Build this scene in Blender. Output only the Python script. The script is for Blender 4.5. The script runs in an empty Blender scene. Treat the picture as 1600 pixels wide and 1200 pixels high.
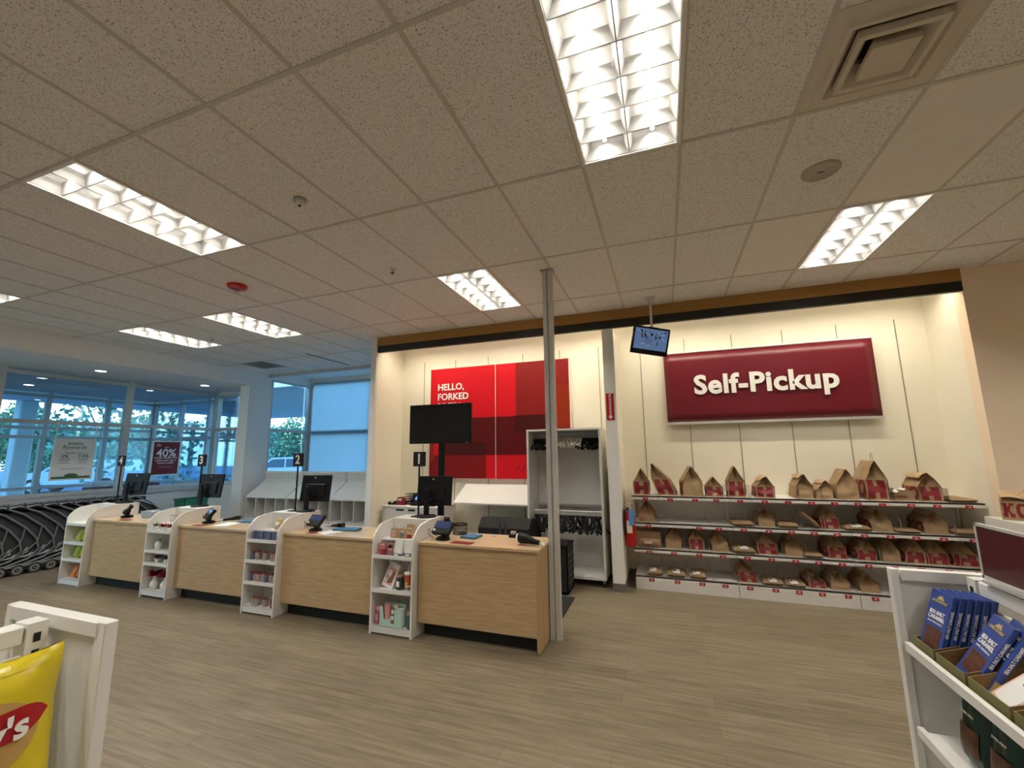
import bpy, math, random
from mathutils import Vector, Matrix, Euler, noise
sc = bpy.context.scene
COL = sc.collection
R = math.radians
PI = math.pi
random.seed(7)

# ------------------------------------------------------------------ camera
def cam_axes(yaw, pitch, roll):
    f = Vector((-math.sin(yaw)*math.cos(pitch), math.cos(yaw)*math.cos(pitch), math.sin(pitch)))
    r = Vector((math.cos(yaw), math.sin(yaw), 0)); u = r.cross(f)
    return math.cos(roll)*r+math.sin(roll)*u, -math.sin(roll)*r+math.cos(roll)*u, f
cr_, cu_, cf_ = cam_axes(.342524, .158905, -.0114717)
cam = bpy.data.objects.new('camera', bpy.data.cameras.new('camera')); COL.objects.link(cam)
m = Matrix((cr_, cu_, -cf_)).transposed().to_4x4(); m.translation = (-.2123, -1.3529, 1.72647)
cam.matrix_world = m
cam.data.sensor_width = 36; cam.data.lens = 658.48/1600*36; cam.data.clip_start = .02; cam.data.clip_end = 300
sc.camera = cam
sc.view_settings.view_transform = 'Standard'; sc.view_settings.look = 'None'
sc.view_settings.gamma = 1; sc.view_settings.use_curve_mapping = False
sc.view_settings.exposure = 1.85
sc.cycles.use_denoising = True
sc.cycles.max_bounces = 8; sc.cycles.diffuse_bounces = 5; sc.cycles.transparent_max_bounces = 16
sc.cycles.sample_clamp_indirect = 40; sc.cycles.caustics_reflective = False; sc.cycles.caustics_refractive = False

# ------------------------------------------------------------------ world: overcast bluish daylight
TUBE = 1.0       # visible glow of the fluorescent tubes
LAMP = 6.2       # light power of each tube, watts
COVE = 1.6       # visible glow of the niche strips
COVEW = 2.4      # light power of each niche strip, watts
SKY = 1.9
w = bpy.data.worlds.new('World'); sc.world = w; w.use_nodes = True
nt = w.node_tree; nt.nodes.clear()
o_ = nt.nodes.new('ShaderNodeOutputWorld'); b_ = nt.nodes.new('ShaderNodeBackground')
tc = nt.nodes.new('ShaderNodeTexCoord'); sx = nt.nodes.new('ShaderNodeSeparateXYZ'); rp = nt.nodes.new('ShaderNodeValToRGB')
nt.links.new(tc.outputs['Generated'], sx.inputs[0]); nt.links.new(sx.outputs['Z'], rp.inputs[0])
rp.color_ramp.elements[0].position = 0; rp.color_ramp.elements[0].color = (.42, .72, .78, 1)
rp.color_ramp.elements[1].position = .5; rp.color_ramp.elements[1].color = (.20, .46, .74, 1)
e = rp.color_ramp.elements.new(.07); e.color = (.80, .98, .90, 1)
e = rp.color_ramp.elements.new(.16); e.color = (.45, .76, .95, 1)
nt.links.new(rp.outputs[0], b_.inputs[0]); b_.inputs[1].default_value = SKY
nt.links.new(b_.outputs[0], o_.inputs[0])

# ------------------------------------------------------------------ materials
def mat(name, col, rough=.6, metal=0, var=.04, scale=8, spec=.5, emit=None, estr=1, coat=0, bump=0, stretch=None, col2=None):
    mt = bpy.data.materials.new(name); mt.use_nodes = True
    n = mt.node_tree.nodes; l = mt.node_tree.links; bs = n['Principled BSDF']
    bs.inputs['Roughness'].default_value = rough; bs.inputs['Metallic'].default_value = metal
    bs.inputs['Specular IOR Level'].default_value = spec
    if coat: bs.inputs['Coat Weight'].default_value = coat; bs.inputs['Coat Roughness'].default_value = .1
    t = n.new('ShaderNodeTexCoord'); ns = n.new('ShaderNodeTexNoise'); ns.inputs['Scale'].default_value = scale
    ns.inputs['Detail'].default_value = 3
    if stretch:
        mp = n.new('ShaderNodeMapping'); mp.inputs['Scale'].default_value = stretch
        l.new(t.outputs['Object'], mp.inputs[0]); l.new(mp.outputs[0], ns.inputs['Vector'])
    else: l.new(t.outputs['Object'], ns.inputs['Vector'])
    cr = n.new('ShaderNodeValToRGB'); cr.color_ramp.elements[0].position = .3; cr.color_ramp.elements[1].position = .7
    c2 = col2 or [min(1, c*(1+var)) for c in col]; c1 = [c*(1-var) for c in col]
    cr.color_ramp.elements[0].color = (*c1, 1); cr.color_ramp.elements[1].color = (*c2, 1)
    l.new(ns.outputs['Fac'], cr.inputs[0]); l.new(cr.outputs[0], bs.inputs['Base Color'])
    if bump:
        bp = n.new('ShaderNodeBump'); bp.inputs['Strength'].default_value = bump; bp.inputs['Distance'].default_value = .01
        l.new(ns.outputs['Fac'], bp.inputs['Height']); l.new(bp.outputs[0], bs.inputs['Normal'])
    if emit: bs.inputs['Emission Color'].default_value = (*emit, 1); bs.inputs['Emission Strength'].default_value = estr
    return mt
def nodes(mt): return mt.node_tree.nodes, mt.node_tree.links, mt.node_tree.nodes['Principled BSDF']

def floor_mat():
    mt = bpy.data.materials.new('vinyl_plank'); mt.use_nodes = True; n, l, bs = nodes(mt)
    t = n.new('ShaderNodeTexCoord')
    br = n.new('ShaderNodeTexBrick'); br.inputs['Scale'].default_value = 1
    br.inputs['Brick Width'].default_value = 1.22; br.inputs['Row Height'].default_value = .16
    br.inputs['Mortar Size'].default_value = .0012; br.inputs['Mortar Smooth'].default_value = 0
    br.inputs['Color1'].default_value = (.235, .192, .130, 1); br.inputs['Color2'].default_value = (.196, .158, .106, 1)
    br.inputs['Mortar'].default_value = (.13, .098, .07, 1); br.inputs['Bias'].default_value = 0
    l.new(t.outputs['Object'], br.inputs['Vector'])
    mp = n.new('ShaderNodeMapping'); mp.inputs['Scale'].default_value = (.7, 11, 1); l.new(t.outputs['Object'], mp.inputs[0])
    ns = n.new('ShaderNodeTexNoise'); ns.inputs['Scale'].default_value = 3.0; ns.inputs['Detail'].default_value = 7; ns.inputs['Roughness'].default_value = .65
    l.new(mp.outputs[0], ns.inputs['Vector'])
    rp = n.new('ShaderNodeValToRGB'); rp.color_ramp.elements[0].position = .3; rp.color_ramp.elements[1].position = .72
    rp.color_ramp.elements[0].color = (.58, .56, .54, 1); rp.color_ramp.elements[1].color = (1.25, 1.24, 1.22, 1)
    l.new(ns.outputs['Fac'], rp.inputs[0])
    mx = n.new('ShaderNodeMix'); mx.data_type = 'RGBA'; mx.blend_type = 'MULTIPLY'; mx.inputs[0].default_value = 1
    l.new(br.outputs['Color'], mx.inputs[6]); l.new(rp.outputs[0], mx.inputs[7]); l.new(mx.outputs[2], bs.inputs['Base Color'])
    bs.inputs['Roughness'].default_value = .42; bs.inputs['Specular IOR Level'].default_value = .4
    bp = n.new('ShaderNodeBump'); bp.inputs['Strength'].default_value = .15; bp.inputs['Distance'].default_value = .004
    l.new(ns.outputs['Fac'], bp.inputs['Height']); l.new(bp.outputs[0], bs.inputs['Normal'])
    return mt
def tile_mat():
    mt = bpy.data.materials.new('fissured_tile'); mt.use_nodes = True; n, l, bs = nodes(mt)
    t = n.new('ShaderNodeTexCoord'); ns = n.new('ShaderNodeTexNoise'); ns.inputs['Scale'].default_value = 130; ns.inputs['Detail'].default_value = 3
    ns.inputs['Distortion'].default_value = 1.3
    l.new(t.outputs['Object'], ns.inputs['Vector'])
    rp = n.new('ShaderNodeValToRGB'); rp.color_ramp.elements[0].position = .37; rp.color_ramp.elements[1].position = .43
    rp.color_ramp.elements[0].color = (.36, .32, .27, 1); rp.color_ramp.elements[1].color = (.87, .86, .85, 1)
    l.new(ns.outputs['Fac'], rp.inputs[0]); l.new(rp.outputs[0], bs.inputs['Base Color'])
    bs.inputs['Roughness'].default_value = .95; bs.inputs['Specular IOR Level'].default_value = .1
    bp = n.new('ShaderNodeBump'); bp.inputs['Strength'].default_value = .4; bp.inputs['Distance'].default_value = .004
    l.new(rp.outputs[0], bp.inputs['Height']); l.new(bp.outputs[0], bs.inputs['Normal'])
    return mt
def glass_mat(name, tint=(.84, .93, 1), refl=.12):
    mt = bpy.data.materials.new(name); mt.use_nodes = True; n = mt.node_tree.nodes; l = mt.node_tree.links; n.clear()
    o = n.new('ShaderNodeOutputMaterial'); tr = n.new('ShaderNodeBsdfTransparent'); gl = n.new('ShaderNodeBsdfGlossy')
    mx = n.new('ShaderNodeMixShader'); lw = n.new('ShaderNodeLayerWeight'); mp = n.new('ShaderNodeMath'); mp.operation = 'MULTIPLY_ADD'
    lw.inputs[0].default_value = .25
    mp.inputs[1].default_value = .5; mp.inputs[2].default_value = refl*.4; l.new(lw.outputs['Fresnel'], mp.inputs[0])
    tr.inputs[0].default_value = (*tint, 1); gl.inputs['Roughness'].default_value = .02
    l.new(mp.outputs[0], mx.inputs[0]); l.new(tr.outputs[0], mx.inputs[1]); l.new(gl.outputs[0], mx.inputs[2]); l.new(mx.outputs[0], o.inputs[0])
    return mt
def film_mat():
    mt = bpy.data.materials.new('window_shade'); mt.use_nodes = True; n = mt.node_tree.nodes; l = mt.node_tree.links; n.clear()
    o = n.new('ShaderNodeOutputMaterial'); d = n.new('ShaderNodeBsdfDiffuse'); t = n.new('ShaderNodeBsdfTranslucent'); mx = n.new('ShaderNodeMixShader')
    ns = n.new('ShaderNodeTexNoise'); ns.inputs['Scale'].default_value = 1.5; tc = n.new('ShaderNodeTexCoord'); l.new(tc.outputs['Object'], ns.inputs['Vector'])
    rp = n.new('ShaderNodeValToRGB'); rp.color_ramp.elements[0].color = (.36, .47, .53, 1); rp.color_ramp.elements[1].color = (.40, .51, .57, 1)
    l.new(ns.outputs['Fac'], rp.inputs[0]); l.new(rp.outputs[0], t.inputs[0]); l.new(rp.outputs[0], d.inputs[0])
    mx.inputs[0].default_value = .72; l.new(d.outputs[0], mx.inputs[1]); l.new(t.outputs[0], mx.inputs[2]); l.new(mx.outputs[0], o.inputs[0])
    return mt
M = {}
M['floor'] = floor_mat(); M['tile'] = tile_mat(); M['glass'] = glass_mat('window_glass'); M['acrylic'] = glass_mat('clear_acrylic', (.93, .93, .92), .1)
M['film'] = film_mat()
def defm(k, *a, **kw): M[k] = mat(k, *a, **kw)
defm('ventpaint', (.66, .60, .52), .6, var=.02); defm('smooth_tile', (.84, .81, .77), .95, var=.02); defm('spk', (.45, .41, .35), .7); defm('tbar', (.58, .56, .53), .5, var=.02)
defm('wall', (.84, .83, .81), .75, var=.02, scale=3); defm('cream', (.89, .84, .71), .7, var=.02, scale=2)
defm('beige', (.93, .76, .58), .7, var=.02, scale=2); defm('slatgroove', (.25, .22, .16), .8)
defm('white', (.78, .77, .74), .45, var=.015); defm('whitemetal', (.80, .79, .75), .35, var=.015)
defm('laminate', (.74, .73, .70), .4, var=.015); defm('greymetal', (.45, .45, .43), .4, metal=.6); defm('silver', (.62, .62, .60), .4, metal=.35)
defm('orange', (.42, .22, .055), .6, var=.06, stretch=(1, 1, 8)); defm('blacktrim', (.012, .010, .009), .5)
defm('frame', (.56, .57, .56), .45, var=.02)
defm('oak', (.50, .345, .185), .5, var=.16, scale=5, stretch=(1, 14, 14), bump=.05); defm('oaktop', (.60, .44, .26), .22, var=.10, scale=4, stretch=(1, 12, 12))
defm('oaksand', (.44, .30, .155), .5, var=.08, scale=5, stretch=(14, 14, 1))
defm('black', (.007, .007, .008), .5, spec=.25); defm('blackgloss', (.006, .006, .007), .12, spec=.6); defm('blackmatte', (.010, .010, .010), .8)
defm('darkgrey', (.06, .06, .062), .6); defm('cove', (.16, .155, .14), .6)
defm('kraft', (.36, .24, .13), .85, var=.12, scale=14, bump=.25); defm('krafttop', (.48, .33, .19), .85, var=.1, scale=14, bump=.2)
defm('maroon', (.20, .007, .014), .55, var=.05); defm('darkmaroon', (.07, .003, .010), .3); defm('maroonsign', (.15, .006, .016), .38, var=.03); defm('tag', (.38, .01, .025), .5)
defm('letter', (.86, .85, .82), .5, var=.01); defm('paper', (.82, .81, .78), .7, var=.02); defm('ink', (.04, .04, .04), .7)
defm('red1', (.64, .007, .016), .5, var=.02, spec=.2); defm('red2', (.22, .006, .008), .5, spec=.2, var=.02); defm('red3', (.10, .005, .006), .5, spec=.2, var=.02)
defm('red4', (.06, .005, .005), .5, spec=.2); defm('red5', (.25, .012, .012), .5, spec=.2); defm('redorange', (.27, .022, .006), .5, spec=.2); defm('red6', (.55, .008, .022), .45)
defm('extred', (.50, .008, .008), .25, spec=.6); defm('blueplastic', (.10, .28, .62), .4); defm('bluefold', (.04, .16, .30), .5)
defm('teal', (.02, .20, .13), .5); defm('vestwall', (.72, .75, .76), .7); defm('asphalt', (.09, .13, .16), .9); defm('canopy', (.78, .82, .84), .8)
defm('canopytop', (.50, .60, .62), .8)
defm('leaf', (.08, .20, .09), .7, var=.5, scale=2); defm('leafb', (.11, .25, .17), .7, var=.5, scale=2); defm('bark', (.10, .08, .06), .9)
defm('carwhite', (.42, .50, .54), .25, coat=.5); defm('carblue', (.10, .22, .36), .25, coat=.5); defm('carglass', (.05, .09, .13), .08)
defm('chip', (.70, .56, .02), .25, var=.05, bump=.5, scale=9, spec=.6); defm('chipred', (.42, .01, .015), .3); defm('chipgold', (.55, .34, .10), .4, var=.2)
defm('foil', (.55, .50, .40), .2, metal=.8)
defm('barblue', (.035, .075, .30), .35, var=.1); defm('barbrown', (.10, .035, .018), .4, var=.5, scale=60); defm('bargold', (.55, .42, .18), .4)
defm('cardb', (.20, .115, .045), .8, var=.1); defm('cardolive', (.16, .15, .05), .7); defm('green', (.006, .035, .025), .35, var=.3); defm('pinkbar', (.80, .52, .38), .5)
defm('tube', (.9, .9, .9), emit=(1, .95, .87), estr=TUBE); defm('louver', (.42, .415, .40), .5, var=.01, spec=.6)
defm('covelamp', (.9, .9, .9), emit=(1, .93, .78), estr=COVE); defm('led', (.9, .9, .9), emit=(1, .96, .9), estr=6)
defm('screen', (.05, .09, .2), .2, emit=(.18, .30, .55), estr=.12); defm('screendark', (.01, .02, .07), .25, emit=(.01, .02, .08), estr=.2)
defm('screenink', (.02, .03, .08), .3); defm('screenpale', (.3, .4, .55), .3, emit=(.5, .62, .8), estr=.12); defm('bluelcd', (.1, .2, .6), .3, emit=(.15, .35, .9), estr=.35)
defm('greenled', (.1, .6, .3), .3, emit=(.1, .9, .4), estr=2)
defm('hangclear', (.72, .68, .58), .15, spec=.8); defm('carttube', (.22, .23, .24), .35, metal=.5); defm('mesh', (.035, .037, .042), .7); defm('wheel', (.20, .205, .21), .6)
defm('pink', (.75, .32, .34), .5); defm('coral', (.72, .10, .12), .4); defm('magenta', (.42, .10, .20), .4); defm('mint', (.45, .66, .58), .6); defm('jardark', (.03, .04, .045), .15, spec=.7)
defm('wood', (.38, .24, .12), .6, var=.15, stretch=(1, 1, 8)); defm('tealjar', (.04, .12, .12), .15, spec=.7); defm('tumbler', (.55, .10, .03), .4); defm('yellow', (.85, .60, .05), .5)
defm('greybox', (.15, .17, .18), .5); defm('jarblue', (.10, .13, .24), .3, var=.3, scale=60); defm('jarpattern', (.38, .30, .28), .3, var=.6, scale=90); defm('jarred', (.25, .05, .04), .4)
defm('snack', (.50, .32, .12), .3, var=.25, scale=30); defm('candygreen', (.42, .46, .05), .3, var=.35, scale=40); defm('candyorange', (.62, .20, .05), .3, var=.35, scale=40)
defm('vase', (.82, .81, .78), .25); defm('flower', (.28, .015, .03), .6, var=.2, scale=40); defm('plant', (.10, .18, .05), .6, var=.3); defm('purple', (.15, .05, .08), .6, var=.3)
defm('heart', (.20, .02, .02), .4); defm('traygrey', (.30, .36, .40), .5); defm('signgreen', (.05, .14, .05), .6); defm('signtext', (.10, .14, .10), .7)
defm('extlabel', (.75, .72, .55), .5); defm('dark', (.03, .028, .025), .8)

# ------------------------------------------------------------------ mesh building
class MB:
    def __init__(s): s.v = []; s.f = []; s.m = []
    def add(s, vs, fs, mi=0, mx=None):
        o = len(s.v)
        s.v += [(mx @ Vector(v)) if mx else Vector(v) for v in vs]
        s.f += [[i+o for i in f] for f in fs]; s.m += [mi]*len(fs) if isinstance(mi, int) else mi
        return s
    def box(s, x0, y0, z0, x1, y1, z1, mi=0, mx=None, bev=0):
        x0, x1 = sorted((x0, x1)); y0, y1 = sorted((y0, y1)); z0, z1 = sorted((z0, z1))
        b = min(bev, (x1-x0)/2.01, (y1-y0)/2.01, (z1-z0)/2.01)
        if b <= 0:
            return s.add([(x0,y0,z0),(x1,y0,z0),(x1,y1,z0),(x0,y1,z0),(x0,y0,z1),(x1,y0,z1),(x1,y1,z1),(x0,y1,z1)],
                [(3,2,1,0),(4,5,6,7),(0,1,5,4),(1,2,6,5),(2,3,7,6),(3,0,4,7)], mi, mx)
        P = lambda i, j, k, a: (((x0, x1)[i]+(b, -b)[i]*(a != 0)), ((y0, y1)[j]+(b, -b)[j]*(a != 1)), ((z0, z1)[k]+(b, -b)[k]*(a != 2)))
        vs = []; ix = {}
        for i in (0, 1):
            for j in (0, 1):
                for k in (0, 1):
                    for a in range(3): ix[i, j, k, a] = len(vs); vs.append(P(i, j, k, a))
        fs = []
        for a in range(3):
            for q in (0, 1):
                o = [(0, 0), (1, 0), (1, 1), (0, 1)]; f = []
                for (c, d) in o:
                    t = [0, 0, 0]; t[a] = q; t[(a+1) % 3] = c; t[(a+2) % 3] = d; f.append(ix[t[0], t[1], t[2], a])
                fs.append(f if q else f[::-1])
        for a in range(3):
            b1, c1 = (a+1) % 3, (a+2) % 3
            for p in (0, 1):
                for q in (0, 1):
                    t0 = [0]*3; t1 = [0]*3; t0[a] = 0; t1[a] = 1; t0[b1] = t1[b1] = p; t0[c1] = t1[c1] = q
                    f = [ix[(*t0, b1)], ix[(*t1, b1)], ix[(*t1, c1)], ix[(*t0, c1)]]; fs.append(f if p != q else f[::-1])
        for i in (0, 1):
            for j in (0, 1):
                for k in (0, 1):
                    f = [ix[i, j, k, 0], ix[i, j, k, 1], ix[i, j, k, 2]]; fs.append(f if (i+j+k) % 2 else f[::-1])
        return s.add(vs, fs, mi, mx)
    def tube(s, pts, r, n=8, mi=0, cap=True, closed=False):
        pts = [Vector(p) for p in pts]; rs = r if isinstance(r, (list, tuple)) else [r]*len(pts)
        N = len(pts); ref = None; vs = []
        for i, p in enumerate(pts):
            t = (pts[(i+1) % N]-pts[i-1]) if closed else (pts[min(i+1, N-1)]-pts[max(i-1, 0)])
            t.normalize()
            if ref is None: ref = Vector((0, 0, 1)) if abs(t.z) < .9 else Vector((1, 0, 0))
            a = ref-t*ref.dot(t)
            if a.length < 1e-4: a = t.orthogonal()
            a.normalize(); ref = a; b = t.cross(a)
            for k in range(n): vs.append(p+(a*math.cos(2*PI*k/n)+b*math.sin(2*PI*k/n))*rs[i])
        fs = []
        for i in range(N if closed else N-1):
            j = (i+1) % N
            for k in range(n): fs.append((i*n+k, i*n+(k+1) % n, j*n+(k+1) % n, j*n+k))
        if cap and not closed: fs.append(tuple(range(n))[::-1]); fs.append(tuple((N-1)*n+k for k in range(n)))
        return s.add(vs, fs, mi)
    def lathe(s, prof, c=(0, 0, 0), n=20, mi=0, mx=None):
        vs = []; fs = []
        for r, z in prof:
            for k in range(n): vs.append((c[0]+r*math.cos(2*PI*k/n), c[1]+r*math.sin(2*PI*k/n), c[2]+z))
        for i in range(len(prof)-1):
            for k in range(n): fs.append((i*n+k, i*n+(k+1) % n, (i+1)*n+(k+1) % n, (i+1)*n+k))
        fs.append(tuple(range(n))[::-1]); fs.append(tuple((len(prof)-1)*n+k for k in range(n)))
        return s.add(vs, fs, mi, mx)
    def prism(s, poly, axis, a, b, mi=0, mx=None):
        n = len(poly)
        def P(p, q):
            return {'x': (q, p[0], p[1]), 'y': (p[0], q, p[1]), 'z': (p[0], p[1], q)}[axis]
        vs = [P(p, a) for p in poly]+[P(p, b) for p in poly]
        fs = [tuple(range(n)), tuple(range(2*n-1, n-1, -1))]+[(i, i+n, (i+1) % n+n, (i+1) % n) for i in range(n)]
        return s.add(vs, fs, mi, mx)
    def grid(s, fn, nu, nv, mi=0, skip=None):
        vs = [fn(i/nu, j/nv) for j in range(nv+1) for i in range(nu+1)]; fs = []; ms = []
        for j in range(nv):
            for i in range(nu):
                a = j*(nu+1)+i; fs.append((a, a+1, a+nu+2, a+nu+1)); ms.append(mi((i+.5)/nu, (j+.5)/nv) if callable(mi) else mi)
        return s.add(vs, fs, ms)
    def build(s, name, mats, parent=None, smooth=False, loc=None, fix=True):
        me = bpy.data.meshes.new(name); me.from_pydata([tuple(v) for v in s.v], [], s.f)
        mats = mats if isinstance(mats, (list, tuple)) else [mats]
        for k in mats: me.materials.append(M[k] if isinstance(k, str) else k)
        me.polygons.foreach_set('material_index', s.m); me.update()
        if fix:
            import bmesh
            bm = bmesh.new(); bm.from_mesh(me); bmesh.ops.recalc_face_normals(bm, faces=bm.faces); bm.to_mesh(me); bm.free()
        if smooth:
            me.polygons.foreach_set('use_smooth', [True]*len(me.polygons))
            try: me.set_sharp_from_angle(angle=R(40))
            except Exception: pass
        o = bpy.data.objects.new(name, me); COL.objects.link(o)
        if parent: o.parent = parent
        if loc is not None: o.location = loc
        return o
def box(*a, **k): return MB().box(*a, **k)
def thing(name, label, cat, loc=(0, 0, 0), rz=0, group=None):
    o = bpy.data.objects.new(name, None); COL.objects.link(o); o.empty_display_size = .1
    o.location = loc; o.rotation_euler = (0, 0, rz); return tag(o, label, cat, group)
def tag(o, label, cat, group=None, kind=None):
    o['label'] = label; o['category'] = cat
    if group: o['group'] = group
    if kind: o['kind'] = kind
    return o
def struct(name, mb, mats, parent=None, **k):
    o = mb.build(name, mats, parent, **k); o['kind'] = 'structure'; return o
def plabel(o, l): o['label'] = l; return o
def copy_tree(src, loc=None, rz=None, label=None, group=None, rot=None):
    c = src.copy(); COL.objects.link(c)
    if loc is not None: c.location = loc
    if rz is not None: c.rotation_euler = (0, 0, rz)
    if rot is not None: c.rotation_euler = rot
    if label: c['label'] = label
    if group: c['group'] = group
    for ch in src.children:
        d = ch.copy(); COL.objects.link(d); d.parent = c
        for g in ch.children:
            e = g.copy(); COL.objects.link(e); e.parent = d
    return c
_tc = {}
def text_mesh(s, size, bold=.0, align='CENTER', space=1.0, ext=.0006, line=1.0):
    k = (s, size, bold, align, space, ext, line)
    if k in _tc: return _tc[k]
    cu = bpy.data.curves.new('t', 'FONT'); cu.body = s; cu.size = size; cu.align_x = align; cu.align_y = 'CENTER'
    cu.offset = bold*size; cu.extrude = ext; cu.space_character = space; cu.space_line = line; cu.resolution_u = 3
    ob = bpy.data.objects.new('t', cu); COL.objects.link(ob)
    bpy.context.view_layer.update()
    me = bpy.data.meshes.new_from_object(ob.evaluated_get(bpy.context.evaluated_depsgraph_get()))
    bpy.data.objects.remove(ob); bpy.data.curves.remove(cu); _tc[k] = me; return me
def text(name, s, size, loc, rot, mt, parent=None, **k):
    me = text_mesh(s, size, **k).copy(); me.materials.clear(); me.materials.append(M[mt])
    o = bpy.data.objects.new(name, me); COL.objects.link(o); o.location = loc; o.rotation_euler = rot
    if parent: o.parent = parent
    return o
FY = (R(90), 0, 0)            # lettering read from the -y side
FX = (R(90), 0, R(90))        # lettering read from the +x side
FNX = (R(90), 0, R(-90))      # lettering read from the -x side
ZC = 3.61

# ------------------------------------------------------------------ structure: floor, walls
struct('floor', box(-14.6, -7, -.12, 8, 8, 0), 'floor')
fixt = [(-4.27, 0), (-.61, 0), (3.05, 0), (-7.93, 0), (-7.93, 2.44), (-6.1, 2.44), (-2.44, 2.44), (1.22, 2.44),
        (-6.1, -2.44), (-2.44, -2.44), (1.22, -2.44), (4.88, -2.44), (-7.93, -4.88), (-4.27, -4.88), (-.61, -4.88), (3.05, -4.88), (4.88, 2.44)]
def is_f(x, y): return any(abs(x-a) < .1 and abs(y-b) < .1 for a, b in fixt)
mt_ = MB(); xs = [-9.05]+[round(.61*k, 3) for k in range(-14, 13)]+[8.0]
for i in range(len(xs)-1):
    x0, x1 = xs[i], xs[i+1]
    for j in range(-6, 6):
        y0, y1 = 1.22*j, 1.22*(j+1)
        if is_f(x0, y0): continue
        if y0 > 4.5: y1 = 6.07
        if y0 > 4.0: x0_, = (x0,)
        sm = 1 if (abs(x0-1.22) < .1 and abs(y0-1.22) < .1) or (abs(x0-.61) < .1 and abs(y0-2.44) < .1) else 0
        if x0 >= -4.7 and y0 > 4.5: continue
        if x0 >= -4.7 and y1 > 4.8: y1 = 4.32 if y0 < 4.3 else y1
        if abs(x0-.61) < .1 and j == 0: y1 = .61
        ya, yb = y0, y1
        mt_.add([(x0, ya, ZC), (x0, yb, ZC), (x1, yb, ZC), (x1, ya, ZC)], [(0, 1, 2, 3)], sm)
        mt_.add([(x0, ya, ZC+.02), (x1, ya, ZC+.02), (x1, yb, ZC+.02), (x0, yb, ZC+.02)], [(0, 1, 2, 3)], sm)
struct('ceiling', mt_, ['tile', 'smooth_tile'], fix=False)
g = MB()
for x in xs[1:-1]: g.box(x-.012, -7, ZC-.004, x+.012, 4.3 if x > -4.6 else 6.07, ZC+.003)
for j in range(-5, 5):
    y = 1.22*j; 
    if y > 4.3: g.box(-9.05, y-.012, ZC-.005, -4.67, y+.012, ZC+.002)
    else: g.box(-9.05, y-.012, ZC-.005, 8, y+.012, ZC+.002)
g.box(.61, .598, ZC-.005, 1.22, .622, ZC+.002)
struct('trim_1', g, 'tbar')

# niche (back wall with slatwall grooves)
struct('wall_back', box(-4.57, 5.04, 0, 2.88, 5.16, 3.75), 'cream')
g = MB()
for k in range(-8, 5):
    x = .14+.61*k-.0
    if -4.5 < x < 2.85 and not (-.98 < x < -.7): g.box(x-.004, 5.034, .2, x+.004, 5.041, 3.30)
struct('trim_2', g, 'slatgroove')
struct('wall_niche_left', box(-4.67, 4.3, 0, -4.57, 7.5, 3.75), 'cream')
struct('wall_right', box(2.88, 4.3, 0, 8, 4.45, ZC+.1), 'beige')
struct('wall_niche_right', box(2.88, 4.45, 0, 3.0, 5.16, 3.75), 'cream')
struct('ceiling_niche', box(-4.6, 4.32, 3.68, 2.9, 5.16, 3.76), 'cream')
struct('trim_3', box(-4.57, 4.28, 3.47, 2.88, 4.34, ZC+.01), 'orange')
struct('trim_4', box(-4.57, 4.285, 3.36, 2.88, 4.335, 3.47), 'blacktrim')
struct('wall_pillar', box(-.92, 4.3, .1, -.78, 5.04, 3.36), 'cream')
struct('baseboard_pillar', box(-.925, 4.293, 0, -.775, 5.04, .1), 'cove')
struct('trim_5', box(-.922, 4.29, .1, -.775+.002, 4.3, 3.355), 'wall')
struct('baseboard_back', box(-.78, 5.02, 0, 2.88, 5.04, .1), 'cove')
struct('wall_divider_end', box(-4.68, 4.27, 0, -4.575, 4.3, ZC), 'wall')
# cove strip lamps tucked up behind the valance
for i, x0 in enumerate((-4.4, -3.1, -1.8, -.4, .9, 2.0)):
    L = .8 if i == 5 else 1.2
    t = thing('strip_light', 'slim strip light fixture hidden behind the valance, %s' % ['at its left end', 'second from its left end', 'left of the pillar', 'right of the pillar', 'second from its right end', 'at its right end'][i], 'light', (x0, 4.45, 3.60), group='strip lights behind the valance')
    box(0, -.04, 0, L, .04, .08).build('housing', 'whitemetal', t)
    MB().tube([(0.02, 0, -.02), (L-.02, 0, -.02)], .019, 8).build('tube', 'covelamp', t)
    ld = bpy.data.lights.new('strip_lamp', 'AREA'); ld.shape = 'RECTANGLE'; ld.size = L-.04; ld.size_y = .05; ld.energy = COVEW*L/1.2; ld.color = (1, .90, .70); ld.spread = R(138)
    lo = bpy.data.objects.new('strip_lamp', ld); COL.objects.link(lo); lo.parent = t; lo.location = (L/2, 0, -.045); lo.rotation_euler = (R(14), 0, 0)

# entrance side: beam, column, soffit
struct('wall_beam', box(-9.2, -7, 3.29, -9.05, 6.15, ZC+.1), 'wall')
struct('wall_column', box(-9.35, 5.6, 0, -9.05, 6.18, 3.29), 'wall')
struct('ceiling_soffit', box(-10.98, -2, 3.29, -9.2, 6.18, 3.4), 'wall')
struct('wall_left_rear', box(-9.2, -7, 0, -9.05, -2, 3.29), 'wall')
struct('wall_rear', box(-9.2, -7.12, 0, 8, -7, ZC+.1), 'wall')
struct('wall_far_right', box(8, -7, 0, 8.12, 4.45, ZC+.1), 'beige')
XG = -10.9
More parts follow.
